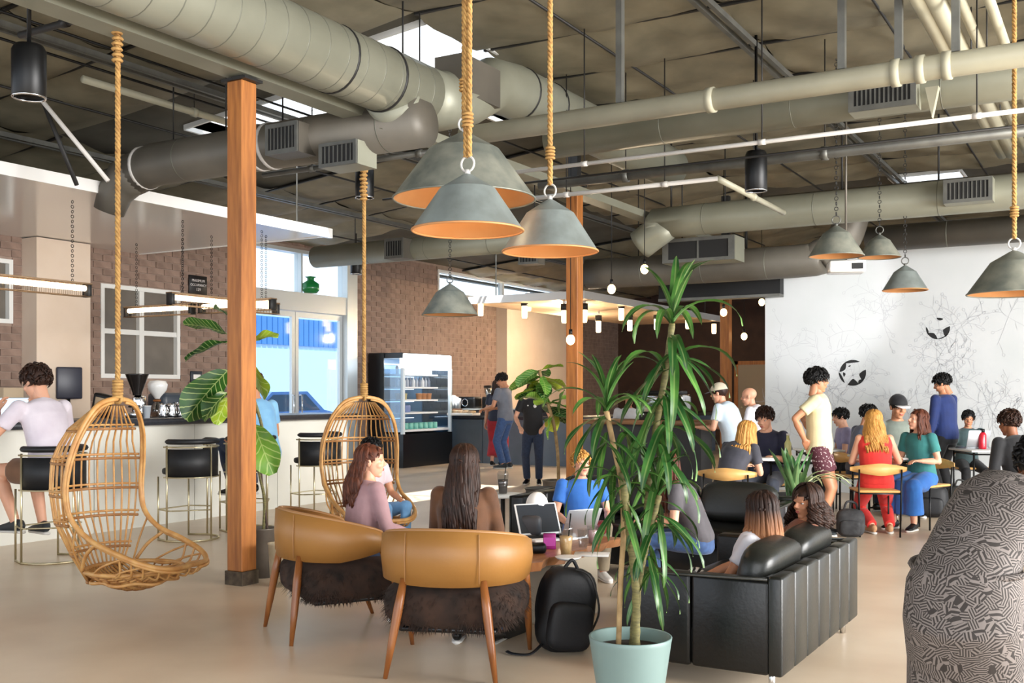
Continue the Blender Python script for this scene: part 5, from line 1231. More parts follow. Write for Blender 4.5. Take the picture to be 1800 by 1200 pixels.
class Skin:                      # collects ready pieces into one mesh with several materials
    def __init__(s): s.V = []; s.F = []; s.m = []; s.n = 0
    def add(s, V, Fc, mi=0):
        s.V.append(np.asarray(V, dtype=float).reshape(-1, 3)); s.F += [tuple(i + s.n for i in f) for f in Fc]; s.m += [mi] * len(Fc); s.n += len(s.V[-1])
    def addmb(s, mb, T=None):
        V = np.array([tuple(v) for v in mb.v]); 
        if T is not None: V = xf(V, T)
        o = s.n; s.V.append(V); s.F += [tuple(i + o for i in f) for f in mb.f]; s.m += mb.m; s.n += len(V)
    def build(s, name, mats, parent):
        me = bpy.data.meshes.new(name); me.from_pydata(np.concatenate(s.V).tolist(), [], s.F)
        for m in mats: me.materials.append(m)
        me.polygons.foreach_set('material_index', s.m); me.polygons.foreach_set('use_smooth', [True] * len(s.F)); me.update()
        return place(name, me, parent)
# ---- head template (head frame: y forward, z up, origin at head centre)
hd = MB(); hd.ell((0, -.012, .035), (.076, .097, .082), 24, 16); hd.ell((0, .022, -.035), (.059, .068, .080), 22, 14); hd.ell((0, .058, -.095), (.026, .024, .020)); hd.ell((0, .072, .020), (.050, .018, .013))
hd.tube([(0, .084, .012), (0, .096, -.006), (0, .108, -.024)], [.008, .0095, .0125], 10); hd.ell((.010, .094, -.026), (.009, .010, .008)); hd.ell((-.010, .094, -.026), (.009, .010, .008))
for s in (-1, 1): hd.ell((s * .077, -.006, -.006), (.009, .019, .030)); hd.ell((s * .034, .058, -.028), (.026, .026, .024))
hd.ell((0, .085, -.056), (.021, .010, .011)); hd.tube([(0, -.02, -.04), (0, -.026, -.10), (0, -.034, -.16)], [.050, .046, .047], 16)
HEAD = remesh(hd, .0056, 3)
fe = MB()
for s in (-1, 1):
    fe.ell((s * .030, .0625, .004), (.0135, .0125, .0085), 12, 8, 1); fe.ell((s * .030, .0705, .004), (.0062, .0058, .0062), 10, 6, 2); fe.ell((s * .030, .0735, .0225), (.0165, .0045, .0032), 10, 6, 2)
fe.ell((0, .0915, -.0525), (.0205, .0055, .0042), 12, 6, 3); fe.ell((0, .0905, -.0605), (.0175, .0058, .0050), 12, 6, 3)
# ---- hand template (right hand: wrist at origin, fingers along +y, back of the hand +z, thumb to -x)
def make_hand(curl):
    h = MB(); h.pillow((0, .048, 0), (.078, .092, .028), .7, 16, 10); h.tube([(0, -.03, 0), (0, .02, 0)], [.024, .028], 12, flat=.75)
    for k, (x, L) in enumerate(((-.028, .070), (-.009, .078), (.010, .073), (.028, .058))):
        p = Vector((x, .086, 0)); a = 0; pts = [p.copy()]; P = [Vector((x, .06, 0)), p]
        for j, fr in enumerate((.45, .32, .23)):
            a += math.radians(curl * (1, 1.1, .8)[j]); p = p + Vector((x * .12 * (j == 0), math.cos(a), -math.sin(a))) * L * fr; P.append(p)
        h.tube(P, [.0095, .0092, .0085, .0078, .0062], 8); h.ell(P[-1], (.0064, .0064, .0064), 8, 6)
    h.tube([(-.022, .022, -.004), (-.042, .045, -.012), (-.050, .068, -.020), (-.050, .088, -.026)], [.014, .0118, .0102, .0076], 8); h.ell((-.050, .089, -.0265), (.0078, .0078, .0078), 8, 6)
    return remesh(h, .0052, 1)
HANDS = {'relax': make_hand(22), 'grip': make_hand(58)}
sh = MB(); sh.etube([(0, -.085, .045), (0, -.06, .06), (0, -.01, .062), (0, .06, .046), (0, .12, .036), (0, .17, .030), (0, .185, .026)], [.018, .034, .037, .042, .045, .034, .016], [.02, .045, .048, .034, .026, .018, .01], (1, 0, 0), 14, 0)
SHOE = remesh(sh, .007, 2); so_ = MB(); so_.etube([(0, -.088, .012), (0, -.05, .012), (0, .05, .012), (0, .13, .012), (0, .19, .013)], [.02, .037, .044, .047, .02], [.012] * 5, (1, 0, 0), 14, 1)
def ik(a, t, l1, l2, hint):
    d = t - a; L = min(d.length, (l1 + l2) * .999); u = d.normalized(); t2 = a + u * L
    c = (l1 * l1 + L * L - l2 * l2) / (2 * L); h = math.sqrt(max(0, l1 * l1 - c * c)); hv = Vector(hint) - u * Vector(hint).dot(u); hv = hv.normalized() if hv.length > 1e-6 else Vector((0, 0, 1))
    return a + u * c + hv * h, t2
def basis(y, z):
    y = y.normalized(); z = (z - y * z.dot(y)); z = z.normalized() if z.length > 1e-5 else Vector((1, 0, 0)); x = y.cross(z)
    m = Matrix.Identity(4)
    for i in range(3): m[i][0] = x[i]; m[i][1] = y[i]; m[i][2] = z[i]
    return m
def skinm(k): return {'light': mat('skin_light', (226, 172, 142), .5, col2=(214, 156, 126), scale=6, sss=.08), 'tan': mat('skin_tan', (200, 142, 106), .5, col2=(184, 124, 90), scale=6, sss=.08), 'brown': mat('skin_brown', (142, 88, 56), .5, col2=(124, 74, 46), scale=6, sss=.05)}[k]
EYEW = mat('eye_white', (188, 180, 174), .4); LIP = mat('lips', (186, 98, 90), .45)
def hairm(k):
    c = {'black': ((7, 6, 6), (14, 11, 10)), 'dark': ((30, 17, 11), (56, 32, 20)), 'brown': ((62, 30, 18), (98, 52, 32)), 'blonde': ((166, 110, 48), (206, 156, 84)), 'ombre': ((30, 18, 14), (52, 32, 24)), 'grey': ((150, 140, 132), (176, 168, 160)), 'ombre_tip': ((150, 98, 60), (190, 140, 96))}[k]
    m = mat('hair_' + k, c[0], .55, col2=c[1], scale=18, detail=2, stretch=(3, 3, .6), spec=.3)
    if k == 'ombre' and not m.get('done'):
        N = m.node_tree.nodes; L = m.node_tree.links; tc = N.new('ShaderNodeTexCoord'); sx = N.new('ShaderNodeSeparateXYZ'); cr = N.new('ShaderNodeValToRGB'); mx = N.new('ShaderNodeMix'); mx.data_type = 'RGBA'
        old = N['Principled BSDF'].inputs['Base Color'].links[0].from_socket; L.new(tc.outputs['Generated'], sx.inputs[0]); L.new(sx.outputs['Z'], cr.inputs['Fac']); cr.color_ramp.elements[0].position = .25; cr.color_ramp.elements[1].position = .7; cr.color_ramp.elements[0].color = (1, 1, 1, 1); cr.color_ramp.elements[1].color = (0, 0, 0, 1)
        L.new(cr.outputs['Color'], mx.inputs[0]); L.new(old, mx.inputs[6]); mx.inputs[7].default_value = lin((168, 112, 72)); L.new(mx.outputs[2], N['Principled BSDF'].inputs['Base Color']); m['done'] = 1
    return m
SP = [-.10, 0, .14, .28, .39, .475, .53]; RX = [.150, .166, .138, .155, .168, .150, .062]; RY = [.112, .122, .104, .116, .116, .088, .058]
def hair_cap(headT, m_, seed=0, vol=1.0, front=.066, side=-.020, nape=-.074, tuft=.042, ntuft=190, drop=0):
    r = random.Random(seed); C = Vector((0, -.014, .032)); R = Vector((.0835 * vol, .105 * vol, .0925 * vol)); b = MB(); n, m = 36, 24; V = []; ok = {}
    def limit(p):
        f = max(-1, min(1, (p.y - C.y) / R.y)); return front * max(0, f - .1) / .9 + side * (1 - abs(f)) + nape * max(0, -f) + (-.0 if f < .1 else 0)
    for i in range(m + 1):
        t = math.pi * i / m
        for j in range(n):
            a = 2 * math.pi * j / n; p = Vector((math.sin(t) * math.cos(a) * R.x, math.sin(t) * math.sin(a) * R.y, math.cos(t) * R.z)); w = 1 + .05 * mnoise.noise(p * 40 + Vector((seed, 0, 0))); V.append(C + p * w)
    Fc = []
    for i in range(m):
        for j in range(n):
            q = (i * n + j, (i + 1) * n + j, (i + 1) * n + (j + 1) % n, i * n + (j + 1) % n); c = (V[q[0]] + V[q[2]]) / 2
            if c.z > limit(c): Fc.append(q)
    b.add(V, Fc, 0, True)
    for k in range(ntuft):
        a = r.uniform(0, 6.283); t = math.acos(r.uniform(-.6, 1)); d = Vector((math.sin(t) * math.cos(a), math.sin(t) * math.sin(a), math.cos(t))); p = C + Vector((d.x * R.x, d.y * R.y, d.z * R.z))
        if p.z < limit(p) + .004: continue
        tg = Vector((d.x * .6 + r.uniform(-.5, .5), d.y * .8 + r.uniform(-.3, .6), -abs(d.z) * .3 - .25)); tg = (tg - d * tg.dot(d)).normalized(); L = tuft * r.uniform(.6, 1.2)
        b.tube([p - d * .004, p + tg * L * .4 + d * .010, p + tg * L + d * .001], [.009, .008, .002], 5)
    return b, headT
def hair_long(headT, spine, length, seed=0, n=90, curl=0., freq=30, spread=.02, rad=.013, face=38, back=-.02, vol=1.0):
    r = random.Random(seed); C = Vector((0, -.014, .034)); b = MB()
    R = Vector((.086 * vol, .106 * vol, .094 * vol)); H3 = headT.to_3x3(); Hp = headT.translation; inv = headT.inverted()
    def push(p, bk):
        for i in range(len(spine) - 1):
            c0, rx, ry = spine[i]; c1 = spine[i + 1][0]
            if min(c0.z, c1.z) - .02 <= p.z <= max(c0.z, c1.z) + .02:
                q = Vector(((p.x - c0.x) / (rx + .03), (p.y - c0.y) / (ry + .035))); L = q.length
                if L < 1:
                    if bk and q.y < .6: return Vector((p.x, c0.y - math.sqrt(1 - q.x * q.x) * (ry + .035), p.z))
                    if abs(q.y) > .25: return Vector((p.x, c0.y + math.copysign(math.sqrt(1 - q.x * q.x), q.y) * (ry + .035), p.z))
                    q = q / max(L, .05); return Vector((c0.x + q.x * (rx + .03), c0.y + q.y * (ry + .035), p.z))
        return p
    for k in range(n):
        az = math.radians(r.uniform(-180 + face, 180 - face)); st = math.radians(r.uniform(2, 55)); layer = r.uniform(.93, 1.04); pts = []
        for j in range(7):
            t = st + (math.radians(104) - st) * j / 6; d = Vector((math.sin(t) * math.sin(az), -math.sin(t) * math.cos(az), math.cos(t)))
            pts.append(headT @ (C + Vector((d.x * R.x, d.y * R.y, d.z * R.z)) * layer))
        p = pts[-1].copy(); out = (p - (headT @ C)); out.z = 0; out = out.normalized(); Ls = length * r.uniform(.72, 1.05); m = 12; ph = r.uniform(0, 6.28); sd = Vector((-out.y, out.x, 0)); base = p.copy()
        for j in range(1, m + 1):
            s = Ls * j / m; q = base + Vector((0, 0, -s)) + out * (spread * math.sin(min(1, s / .2) * 1.57)) + Vector((0, back * min(1, s / .2), 0))
            q = push(q, abs(az) < 1.75); q = q + (sd * math.sin(freq * s + ph) + out * math.cos(freq * s + ph) * .6) * curl * min(1, s / .06); pts.append(q)
        rr = [rad * .5] + [rad] * (len(pts) - 4) + [rad * .85, rad * .6, rad * .18]
        b.tube(pts, rr, 5, flat=.7)
    return b
def person(label, u, d, face, vtop=None, s=.93, seat=None, lean=5, side=0, head=(0, 0), hands=None, grip=('relax', 'relax'), elbows=None, feet=None, top=None, bottom=None, shoes=None, hair=None, skin='light', female=False, hs=1.05, fat=1.0, fine=.0135, pos=None, twist=0, shoulder=None, knee=None, neckdrop=.012):
    if pos is not None:
        pr = project((pos[0], pos[1], 1)); u, d = pr[0], pr[2]
    base = flo(u, d); sit = seat is not None
    def spine_at(pz, sc):
        pts = []; P = Vector((0, 0, pz)); tl = math.radians(lean); sd = math.radians(side); out = []
        prev = 0; p = P.copy()
        for i, h in enumerate(SP):
            a = tl * (.35 + .75 * max(0, h) / .53); dv = Vector((math.sin(sd) * max(0, h) / .53 * 1.2, math.sin(a), math.cos(a))).normalized()
            if i == 0: out.append(P + Vector((0, -.35 * math.sin(tl) * .1, -.10)))
            elif i == 1: out.append(P.copy()); p = P.copy()
            else: p = p + dv * (h - SP[i - 1]); out.append(p.copy())
        an = tl * .75 + math.radians(head[1]) * .25; nd = Vector((math.sin(sd) * .8, math.sin(an), math.cos(an))).normalized()
        return out, out[-1] + nd * (.145 - neckdrop) * (1 + (hs - 1) * .6)
    o0, hc = spine_at(.09 if sit else .93, 1)
    if vtop is not None:
        zt = H - (vtop - HZ) / F * d; s = (zt - (seat if sit else 0)) / (hc.z + .115 * hs); s = max(.68, min(1.15, s))
    pz = (seat / s + .09) if sit else .93
    spn, HC = spine_at(pz, 1)
    root = thing('person', label, 'person', tuple(base), facing(face)); root.scale = (s, s, s)
    X = Matrix.Rotation(math.radians(-twist), 3, 'Z') @ Vector((1, 0, 0)); sw = shoulder or (.163 if female else .188)
    headT = Matrix.Translation(HC) @ Matrix.Rotation(-math.radians(head[0]), 4, 'Z') @ Matrix.Rotation(-math.radians(head[1]), 4, 'X') @ Matrix.Scale(hs, 4)
    rx = [a * fat for a in RX]; ry = [a * fat for a in RY]
    shc = spn[5]; S = {1: shc + X * sw + Vector((0, 0, -.012)), -1: shc - X * sw + Vector((0, 0, -.012))}
    if hands is None: hands = ((.27, .04, -.16 + 0), (-.27, .04, -.16)) if not sit else ((.16, .34, .12), (-.16, .34, .12))
    PEL = spn[1]; arm = {}
    for k, sg in enumerate((1, -1)):
        t = PEL + Vector(hands[k]); hint = (elbows[k] if elbows else (sg * .5, -.6, -.8)); e, w = ik(S[sg], t, .285, .25, hint); arm[sg] = (S[sg], e, w)
    leg = {}
    for k, sg in enumerate((1, -1)):
        hp = PEL + Vector((sg * .088 * fat, 0, -.03)); f = feet[k] if feet else ((sg * .10, 0, 0) if not sit else (sg * .13, .38, 0)); t = Vector((f[0], f[1], .09 + f[2])); kn, an = ik(hp, t, .43, .42, (knee[k] if knee else (sg * .15, 1, .25))); leg[sg] = (hp, kn, an)
    # skin
    b = MB(); b.etube(spn, [a * .95 for a in rx], [a * .95 for a in ry], X, 18); b.tube([spn[5], spn[6], HC + (spn[6] - HC) * .45 + Vector((0, -.006, 0))], [.066, .050, .046], 14)
    for sg in (1, -1):
        a_, e, w = arm[sg]; b.ell(a_, (.055, .055, .055), 12, 8); b.tube([a_, a_.lerp(e, .4), e, e.lerp(w, .3), w], [.050, .047, .038, .041, .027], 12); b.ell(e, (.037,) * 3, 10, 6)
        h, k_, an = leg[sg]; b.ell(h, (.085,) * 3, 12, 8); b.tube([h, h.lerp(k_, .4), k_, k_.lerp(an, .3), an], [.085 * fat, .078 * fat, .053, .054, .035], 12); b.ell(k_, (.052,) * 3, 10, 6); b.tube([an, an + Vector((0, .02, -.06))], [.035, .035], 10)
    sk = Skin(); V, Fc = remesh(b, fine, 3); sk.add(V, Fc, 0); sk.add(xf(HEAD[0], headT), HEAD[1], 0); sk.addmb(fe, headT)
    for k, sg in enumerate((1, -1)):
        a_, e, w = arm[sg]; dv = (w - e).normalized(); up = Vector((0, 0, 1)) if abs(dv.z) < .75 else X * sg
        B = basis(dv, up); T = Matrix.Translation(w) @ B @ Matrix.Diagonal((sg, 1, 1, 1)); hv, hf = HANDS[grip[k]]
        sk.add(xf(hv, T), hf if sg > 0 else [f[::-1] for f in hf], 0)
    sk.build('body', [skinm(skin), EYEW, hairm('black'), LIP], root)
    # clothes
    if top:
        m, kind = top[0], top[1]; hem = top[2] if len(top) > 2 else -.05; c = MB(); ci = .014
        pts = [spn[1] + (spn[0] - spn[1]).normalized() * (-hem), spn[1], spn[2], spn[3], spn[4], spn[5] + Vector((0, 0, .006)), spn[6] + Vector((0, -.004, -.006))] if hem < 0 else [spn[1].lerp(spn[2], min(1, hem / .14)), spn[2].lerp(spn[3], .1), spn[3], spn[4], spn[5], spn[6]]
        if hem < 0: ax, ay = [rx[0] + .022, rx[1] + .02, rx[2] + .026, rx[3] + ci, rx[4] + ci, rx[5] + ci, rx[6] + .012], [ry[0] + .02, ry[1] + .02, ry[2] + .022, ry[3] + ci, ry[4] + ci, ry[5] + ci, ry[6] + .012]
        else: ax, ay = [rx[2] + .018, rx[2] + .016, rx[3] + ci, rx[4] + ci, rx[5] + ci, rx[6] + .012], [ry[2] + .016, ry[2] + .014, ry[3] + ci, ry[4] + ci, ry[5] + ci, ry[6] + .012]
        c.etube(pts, ax, ay, X, 20)
        for sg in (1, -1):
            a_, e, w = arm[sg]
            if kind != 'none': c.ell(a_, (.066, .066, .064), 12, 8)
            if kind == 'short': q = a_.lerp(e, .62); c.tube([a_, a_.lerp(e, .3), q], [.064, .062, .063], 14)
            elif kind == 'long': c.tube([a_, a_.lerp(e, .4), e, e.lerp(w, .4), w.lerp(e, .03)], [.064, .060, .053, .050, .040], 14); c.ell(e, (.053,) * 3, 10, 6)
        V, Fc = remesh(c, fine, 3); cl = Skin(); cl.add(V, Fc); cl.build(top[3] if len(top) > 3 else ('sweater' if kind == 'long' else 'shirt'), [m], root)
    if bottom:
        m, kind = bottom[0], bottom[1]; c = MB(); wt = spn[1].lerp(spn[2], .45)
        c.etube([spn[0] + Vector((0, 0, -.03)), spn[0], spn[1], wt], [rx[0] * .92, rx[0] + .014, rx[1] + .012, rx[2] + .018], [ry[0] * .9, ry[0] + .012, ry[1] + .012, ry[2] + .016], X, 20)
        nm = 'trousers'
        for sg in (1, -1):
            h, k_, an = leg[sg]
            if kind == 'pants': c.ell(h, (.098 * fat,) * 3, 12, 8); c.tube([h, h.lerp(k_, .4), k_, k_.lerp(an, .4), an.lerp(k_, .02)], [.1 * fat, .092 * fat, .073, .068, .060], 14); c.ell(k_, (.072,) * 3, 10, 6)
            elif kind == 'shorts': nm = 'shorts'; q = h.lerp(k_, .62); c.ell(h, (.1,) * 3, 12, 8); c.tube([h, h.lerp(k_, .4), q], [.104, .1, .098], 16)
            elif kind == 'skirt': nm = 'skirt'; c.ell(h, (.11,) * 3, 12, 8); c.tube([h, h.lerp(k_, .5), k_, k_.lerp(an, .75)], [.115, .115, .10, .115], 16); c.ell(k_, (.1,) * 3, 10, 6)
        if kind == 'skirt':
            h1, k1, a1 = leg[1]; h2, k2, a2_ = leg[-1]; c.tube([(h1 + h2) / 2, (k1 + k2) / 2, ((k1 + k2) / 2).lerp((a1 + a2_) / 2, .75)], [.11, .1, .11], 14)
        if kind == 'dress':
            nm = 'dress_skirt'; h1 = (leg[1][1] + leg[-1][1]) / 2; c.etube([spn[2], spn[1], spn[0], (PEL + h1) / 2 + Vector((0, 0, -.05)), h1 + Vector((0, 0, -.05))], [rx[2] + .03, rx[1] + .03, rx[0] + .05, rx[0] + .06, rx[0] + .08], [ry[2] + .03, ry[1] + .04, ry[0] + .06, ry[0] + .06, ry[0] + .07], X, 24)
        V, Fc = remesh(c, fine, 3); cl = Skin(); cl.add(V, Fc); cl.build(nm, [m], root)
    for sg in (1, -1):
        an = leg[sg][2]; T = Matrix.Translation(an + Vector((0, .0, -.09))) @ Matrix.Rotation(-sg * .15, 4, 'Z'); cl = Skin(); cl.add(xf(SHOE[0], T), SHOE[1], 0); cl.addmb(so_, T); cl.build('shoe', [shoes or M['black'], mat('shoe_sole', (214, 210, 204), .6)], root)
    if hair:
        st = hair[0]; kw = hair[2] if len(hair) > 2 else {}; hm = hairm(hair[1]); seed = int(u) % 97
        if st == 'short':
            hb, T = hair_cap(headT, hm, seed, **kw); q = Skin(); q.addmb(hb, T); q.build('hair', [hm], root)
        elif st == 'long':
            sp3 = [(spn[i], rx[i], ry[i]) for i in range(6, 0, -1)]
            q = Skin(); hb, T = hair_cap(headT, hm, seed, ntuft=20, **({'front': .07} )); q.addmb(hb, T); q.addmb(hair_long(headT, sp3, seed=seed, **kw)); mats = [hm]
            q.build('hair', mats, root)
        elif st == 'cap':
            hb, T = hair_cap(headT, hm, seed, ntuft=0, front=.02); q = Skin(); q.addmb(hb, T); q.build('hair', [hm], root)
            cp = MB(); V = []; n = 24; C = Vector((0, -.012, .034))
            for i in range(9):
                t = math.radians(88) * i / 8
                for j in range(n): a = 2 * math.pi * j / n; V.append(C + Vector((.092 * math.sin(t) * math.cos(a), .113 * math.sin(t) * math.sin(a), .105 * math.cos(t))))
            cp.add(V, [(i * n + j, (i + 1) * n + j, (i + 1) * n + (j + 1) % n, i * n + (j + 1) % n) for i in range(8) for j in range(n)], 0, True)
            bk = kw.get('brim', 1); cp.etube([(0, bk * .08, .036), (0, bk * .13, .034), (0, bk * .175, .026)], [.078, .075, .04], [.005, .005, .004], (1, 0, 0), 16, 1)
            q = Skin(); q.addmb(cp, headT); q.build('cap', [kw['m'], kw.get('m2', kw['m'])], root)
    root['_d'] = d
    return root, spn, HC, headT, arm, leg, s
def cloth(name, c, c2=None, rough=.8, scale=8): return mat('cloth_' + name, c, rough, col2=c2 or tuple(int(x * .86) for x in c), scale=scale, sheen=.15, bump=.15, bscale=25)
def stripes(name, c1, c2, scale, dist, prof='SIN', thr=.5, dirn='X'):
    m = bpy.data.materials.new(name); m.use_nodes = True; N = m.node_tree.nodes; L = m.node_tree.links; b = N['Principled BSDF']; b.inputs['Roughness'].default_value = .75
    tc = N.new('ShaderNodeTexCoord'); wv = N.new('ShaderNodeTexWave'); wv.bands_direction = dirn; wv.inputs['Scale'].default_value = scale; wv.inputs['Distortion'].default_value = dist; wv.inputs['Detail'].default_value = 1.0; wv.inputs['Detail Scale'].default_value = 1.6
    cr = N.new('ShaderNodeValToRGB'); cr.color_ramp.elements[0].position = thr - .06; cr.color_ramp.elements[1].position = thr + .06; cr.color_ramp.elements[0].color = lin(c1); cr.color_ramp.elements[1].color = lin(c2)
    L.new(tc.outputs['Object'], wv.inputs['Vector']); L.new(wv.outputs['Fac'], cr.inputs['Fac']); L.new(cr.outputs['Color'], b.inputs['Base Color']); return m
def dashes(name, c1, c2):
    m = bpy.data.materials.new(name); m.use_nodes = True; N = m.node_tree.nodes; L = m.node_tree.links; b = N['Principled BSDF']; b.inputs['Roughness'].default_value = .8
    tc = N.new('ShaderNodeTexCoord'); vo = N.new('ShaderNodeTexVoronoi'); vo.inputs['Scale'].default_value = 32; L.new(tc.outputs['Object'], vo.inputs['Vector'])
    vr = N.new('ShaderNodeVectorRotate'); vr.rotation_type = 'EULER_XYZ'; sc = N.new('ShaderNodeVectorMath'); sc.operation = 'SCALE'; sc.inputs['Scale'].default_value = 6.28; L.new(vo.outputs['Color'], sc.inputs[0]); L.new(sc.outputs[0], vr.inputs['Rotation']); L.new(tc.outputs['Object'], vr.inputs['Vector'])
    wv = N.new('ShaderNodeTexWave'); wv.inputs['Scale'].default_value = 34; wv.inputs['Distortion'].default_value = .4; L.new(vr.outputs[0], wv.inputs['Vector'])
    cr = N.new('ShaderNodeValToRGB'); cr.color_ramp.elements[0].position = .42; cr.color_ramp.elements[1].position = .58; cr.color_ramp.elements[0].color = lin(c1); cr.color_ramp.elements[1].color = lin(c2); L.new(wv.outputs['Fac'], cr.inputs['Fac']); L.new(cr.outputs['Color'], b.inputs['Base Color']); return m
denim = cloth('denim', (52, 82, 128), (40, 64, 104), scale=30); dk_denim = cloth('dark_denim', (36, 50, 78), (26, 38, 60), scale=30); blackc = cloth('black', (9, 9, 12), (15, 15, 19)); sneaker = mat('sneaker_dark', (38, 44, 48), .6); whites = mat('sneaker_white', (222, 220, 216), .6)
# seated at the bar
person('man in a pale lilac T-shirt hunched over the bar', 0, 0, 300, vtop=643, seat=.67, lean=20, head=(-8, 18), hands=((.2, .36, .42), (-.2, .36, .42)), feet=((.12, .28, .16), (-.14, .24, .20)), top=(cloth('lilac', (226, 216, 224), (212, 200, 210)), 'short', -.08), bottom=(cloth('tan_short', (120, 84, 60)), 'shorts'), shoes=sneaker, hair=('short', 'dark', dict(vol=1.06, tuft=.05)), skin='light', pos=(STP[0].x, STP[0].y))
person('person in a light blue shirt at the bar behind the timber post', 464, 10.85, 305, vtop=655, seat=.67, lean=16, head=(20, 10), top=(cloth('sky', (134, 186, 218), (112, 164, 206)), 'short', -.06), bottom=(dk_denim, 'pants'), feet=((.12, .3, .3), (-.12, .28, .3)), shoes=M['black'], hair=('short', 'brown'), skin='tan')
# in the hanging chair
fw = Vector((math.sin(math.radians(150)), math.cos(math.radians(150)), 0)); e2 = EG2 + cw(fw.x * .1, fw.y * .1, 0)
person('dark-haired person in a pale pink shirt sitting in the far hanging chair', 0, 0, 128, vtop=770, seat=.29, lean=6, head=(-30, 8), top=(cloth('pale_pink', (224, 202, 204), (212, 188, 192)), 'short', -.06), bottom=(cloth('pale_blue', (110, 160, 206)), 'pants'), feet=((.12, .42, -.0), (-.12, .42, 0)), shoes=whites, hair=('short', 'black'), skin='tan', pos=(e2.x, e2.y))
# tub chairs
CLp = cw(-.90, 6.22, 0)
person('curly brown-haired woman in a mauve sweater in the tub chair', 0, 0, 58, vtop=783, seat=.40, lean=10, head=(32, 2), hands=((.17, .34, .10), (-.1, .38, .10)), top=(cloth('mauve', (170, 134, 136), (154, 118, 122)), 'long', -.06), bottom=(dk_denim, 'pants'), shoes=M['black'], hair=('long', 'brown', dict(length=.34, n=120, curl=.011, freq=46, spread=.015, back=-.07, face=92)), skin='light', female=True, fine=.011, pos=(CLp.x, CLp.y))
p5 = cw(-.265, 5.58, 0)
person('woman with long dark hair in a brown jacket seen from behind', 0, 0, 12, vtop=785, seat=.40, lean=8, head=(-4, 8), hands=((.14, .36, .12), (-.14, .36, .12)), top=(cloth('brown_suede', (96, 58, 28), (74, 44, 21)), 'long', -.04, 'jacket'), bottom=(denim, 'pants'), shoes=M['black'], hair=('long', 'dark', dict(length=.44, n=150, curl=.007, freq=24, spread=.02, back=-.05, face=92)), skin='light', female=True, fine=.011, pos=(p5.x, p5.y))
# sofas
person('man in a blue polo shirt on the far sofa', 1020, 8.1, 170, vtop=793, seat=.26, lean=4, head=(-10, -2), hands=((.2, .3, .12), (-.2, .3, .12)), top=(cloth('cobalt', (52, 116, 200), (44, 100, 182)), 'short', -.06), bottom=(cloth('khaki', (150, 136, 112)), 'pants'), shoes=whites, hair=('short', 'blonde'), skin='light')
person('long-haired woman in a grey T-shirt leaning forward on the far sofa', 1228, 7.15, 282, vtop=798, seat=.34, lean=30, head=(-6, 22), hands=((.12, .40, .16), (-.12, .42, .16)), top=(cloth('charcoal', (84, 80, 84), (70, 66, 70)), 'short', -.04), bottom=(denim, 'pants'), shoes=M['black'], hair=('long', 'brown', dict(length=.42, n=110, curl=.004, freq=20, spread=.02, back=0, face=48)), skin='light', female=True)
st_mat = stripes('zebra_fabric', (16, 16, 18), (232, 232, 230), 9, 4, thr=.62, dirn='Y')
person('woman with ombre hair and striped trousers on the near loveseat', 1306, 5.60, 296, vtop=866, seat=.20, lean=-12, side=8, head=(24, 6), hands=((.16, .34, .14), (-.18, .30, .16)), top=(cloth('white_cotton', (226, 224, 230), (208, 206, 216)), 'short', -.05), bottom=(st_mat, 'pants'), shoes=M['black'], hair=('long', 'ombre', dict(length=.30, n=120, curl=.003, freq=20, spread=.02, back=-.01, face=46)), skin='tan', female=True, hs=1.14, feet=((.14, .44, 0), (-.12, .46, 0)))
person('curly dark-haired woman on the near loveseat turned to her friend', 1402, 6.05, 262, vtop=855, seat=.20, lean=-8, head=(-18, 6), top=(cloth('rust', (150, 92, 66), (132, 78, 54)), 'short', -.05), bottom=(blackc, 'pants'), shoes=M['black'], hair=('long', 'dark', dict(length=.20, n=230, curl=.028, freq=75, spread=.07, back=-.01, face=60, rad=.011, vol=1.15)), skin='tan', female=True, hs=1.05)
# queue at the coffee counter
person('person in a grey T-shirt and jeans at the coffee counter', 889, 19.3, 300, vtop=656, lean=8, head=(-10, 25), hands=((.18, .34, .14), (-.18, .34, .14)), elbows=((.5, -.5, -.8), (-.5, -.5, -.8)), top=(cloth('grey', (108, 112, 122), (96, 100, 110)), 'short', -.08), bottom=(denim, 'pants'), shoes=sneaker, hair=('short', 'black'), skin='tan', fine=.016)
RB = person('person in a black T-shirt and apron beside the bright fig', 937, 16.0, 188, vtop=672, head=(10, 5), hands=((.2, .22, .05), (-.2, .2, .05)), elbows=((.7, -.5, -.6), (-.7, -.5, -.6)), top=(blackc, 'short', -.10), bottom=(dk_denim, 'pants'), shoes=M['black'], hair=('short', 'brown'), skin='light', fine=.016)
MB().cyl((-.05, RB[1][4].y + .125, RB[1][4].z), (-.05, RB[1][4].y + .133, RB[1][4].z), .028, 16).build('shirt_badge', whites, RB[0]); MB().cyl((.07, RB[1][4].y + .120, RB[1][4].z + .01), (.07, RB[1][4].y + .128, RB[1][4].z + .01), .012, 12).build('name_pin', whites, RB[0])
person('person in a red skirt half hidden in the coffee queue', 873, 19.95, 20, vtop=668, top=(cloth('navy_dark', (44, 50, 70)), 'short', -.04), bottom=(cloth('red_skirt', (176, 30, 44)), 'skirt'), shoes=M['black'], hair=('long', 'dark', dict(length=.2, n=50)), skin='light', female=True, fine=.016)
person('person in a white T-shirt behind the tall plant', 1104, 14.2, 170, vtop=688, top=(cloth('white', (230, 228, 226), (214, 212, 212)), 'short', -.06), bottom=(blackc, 'pants'), hair=('short', 'dark'), skin='tan', fine=.015)
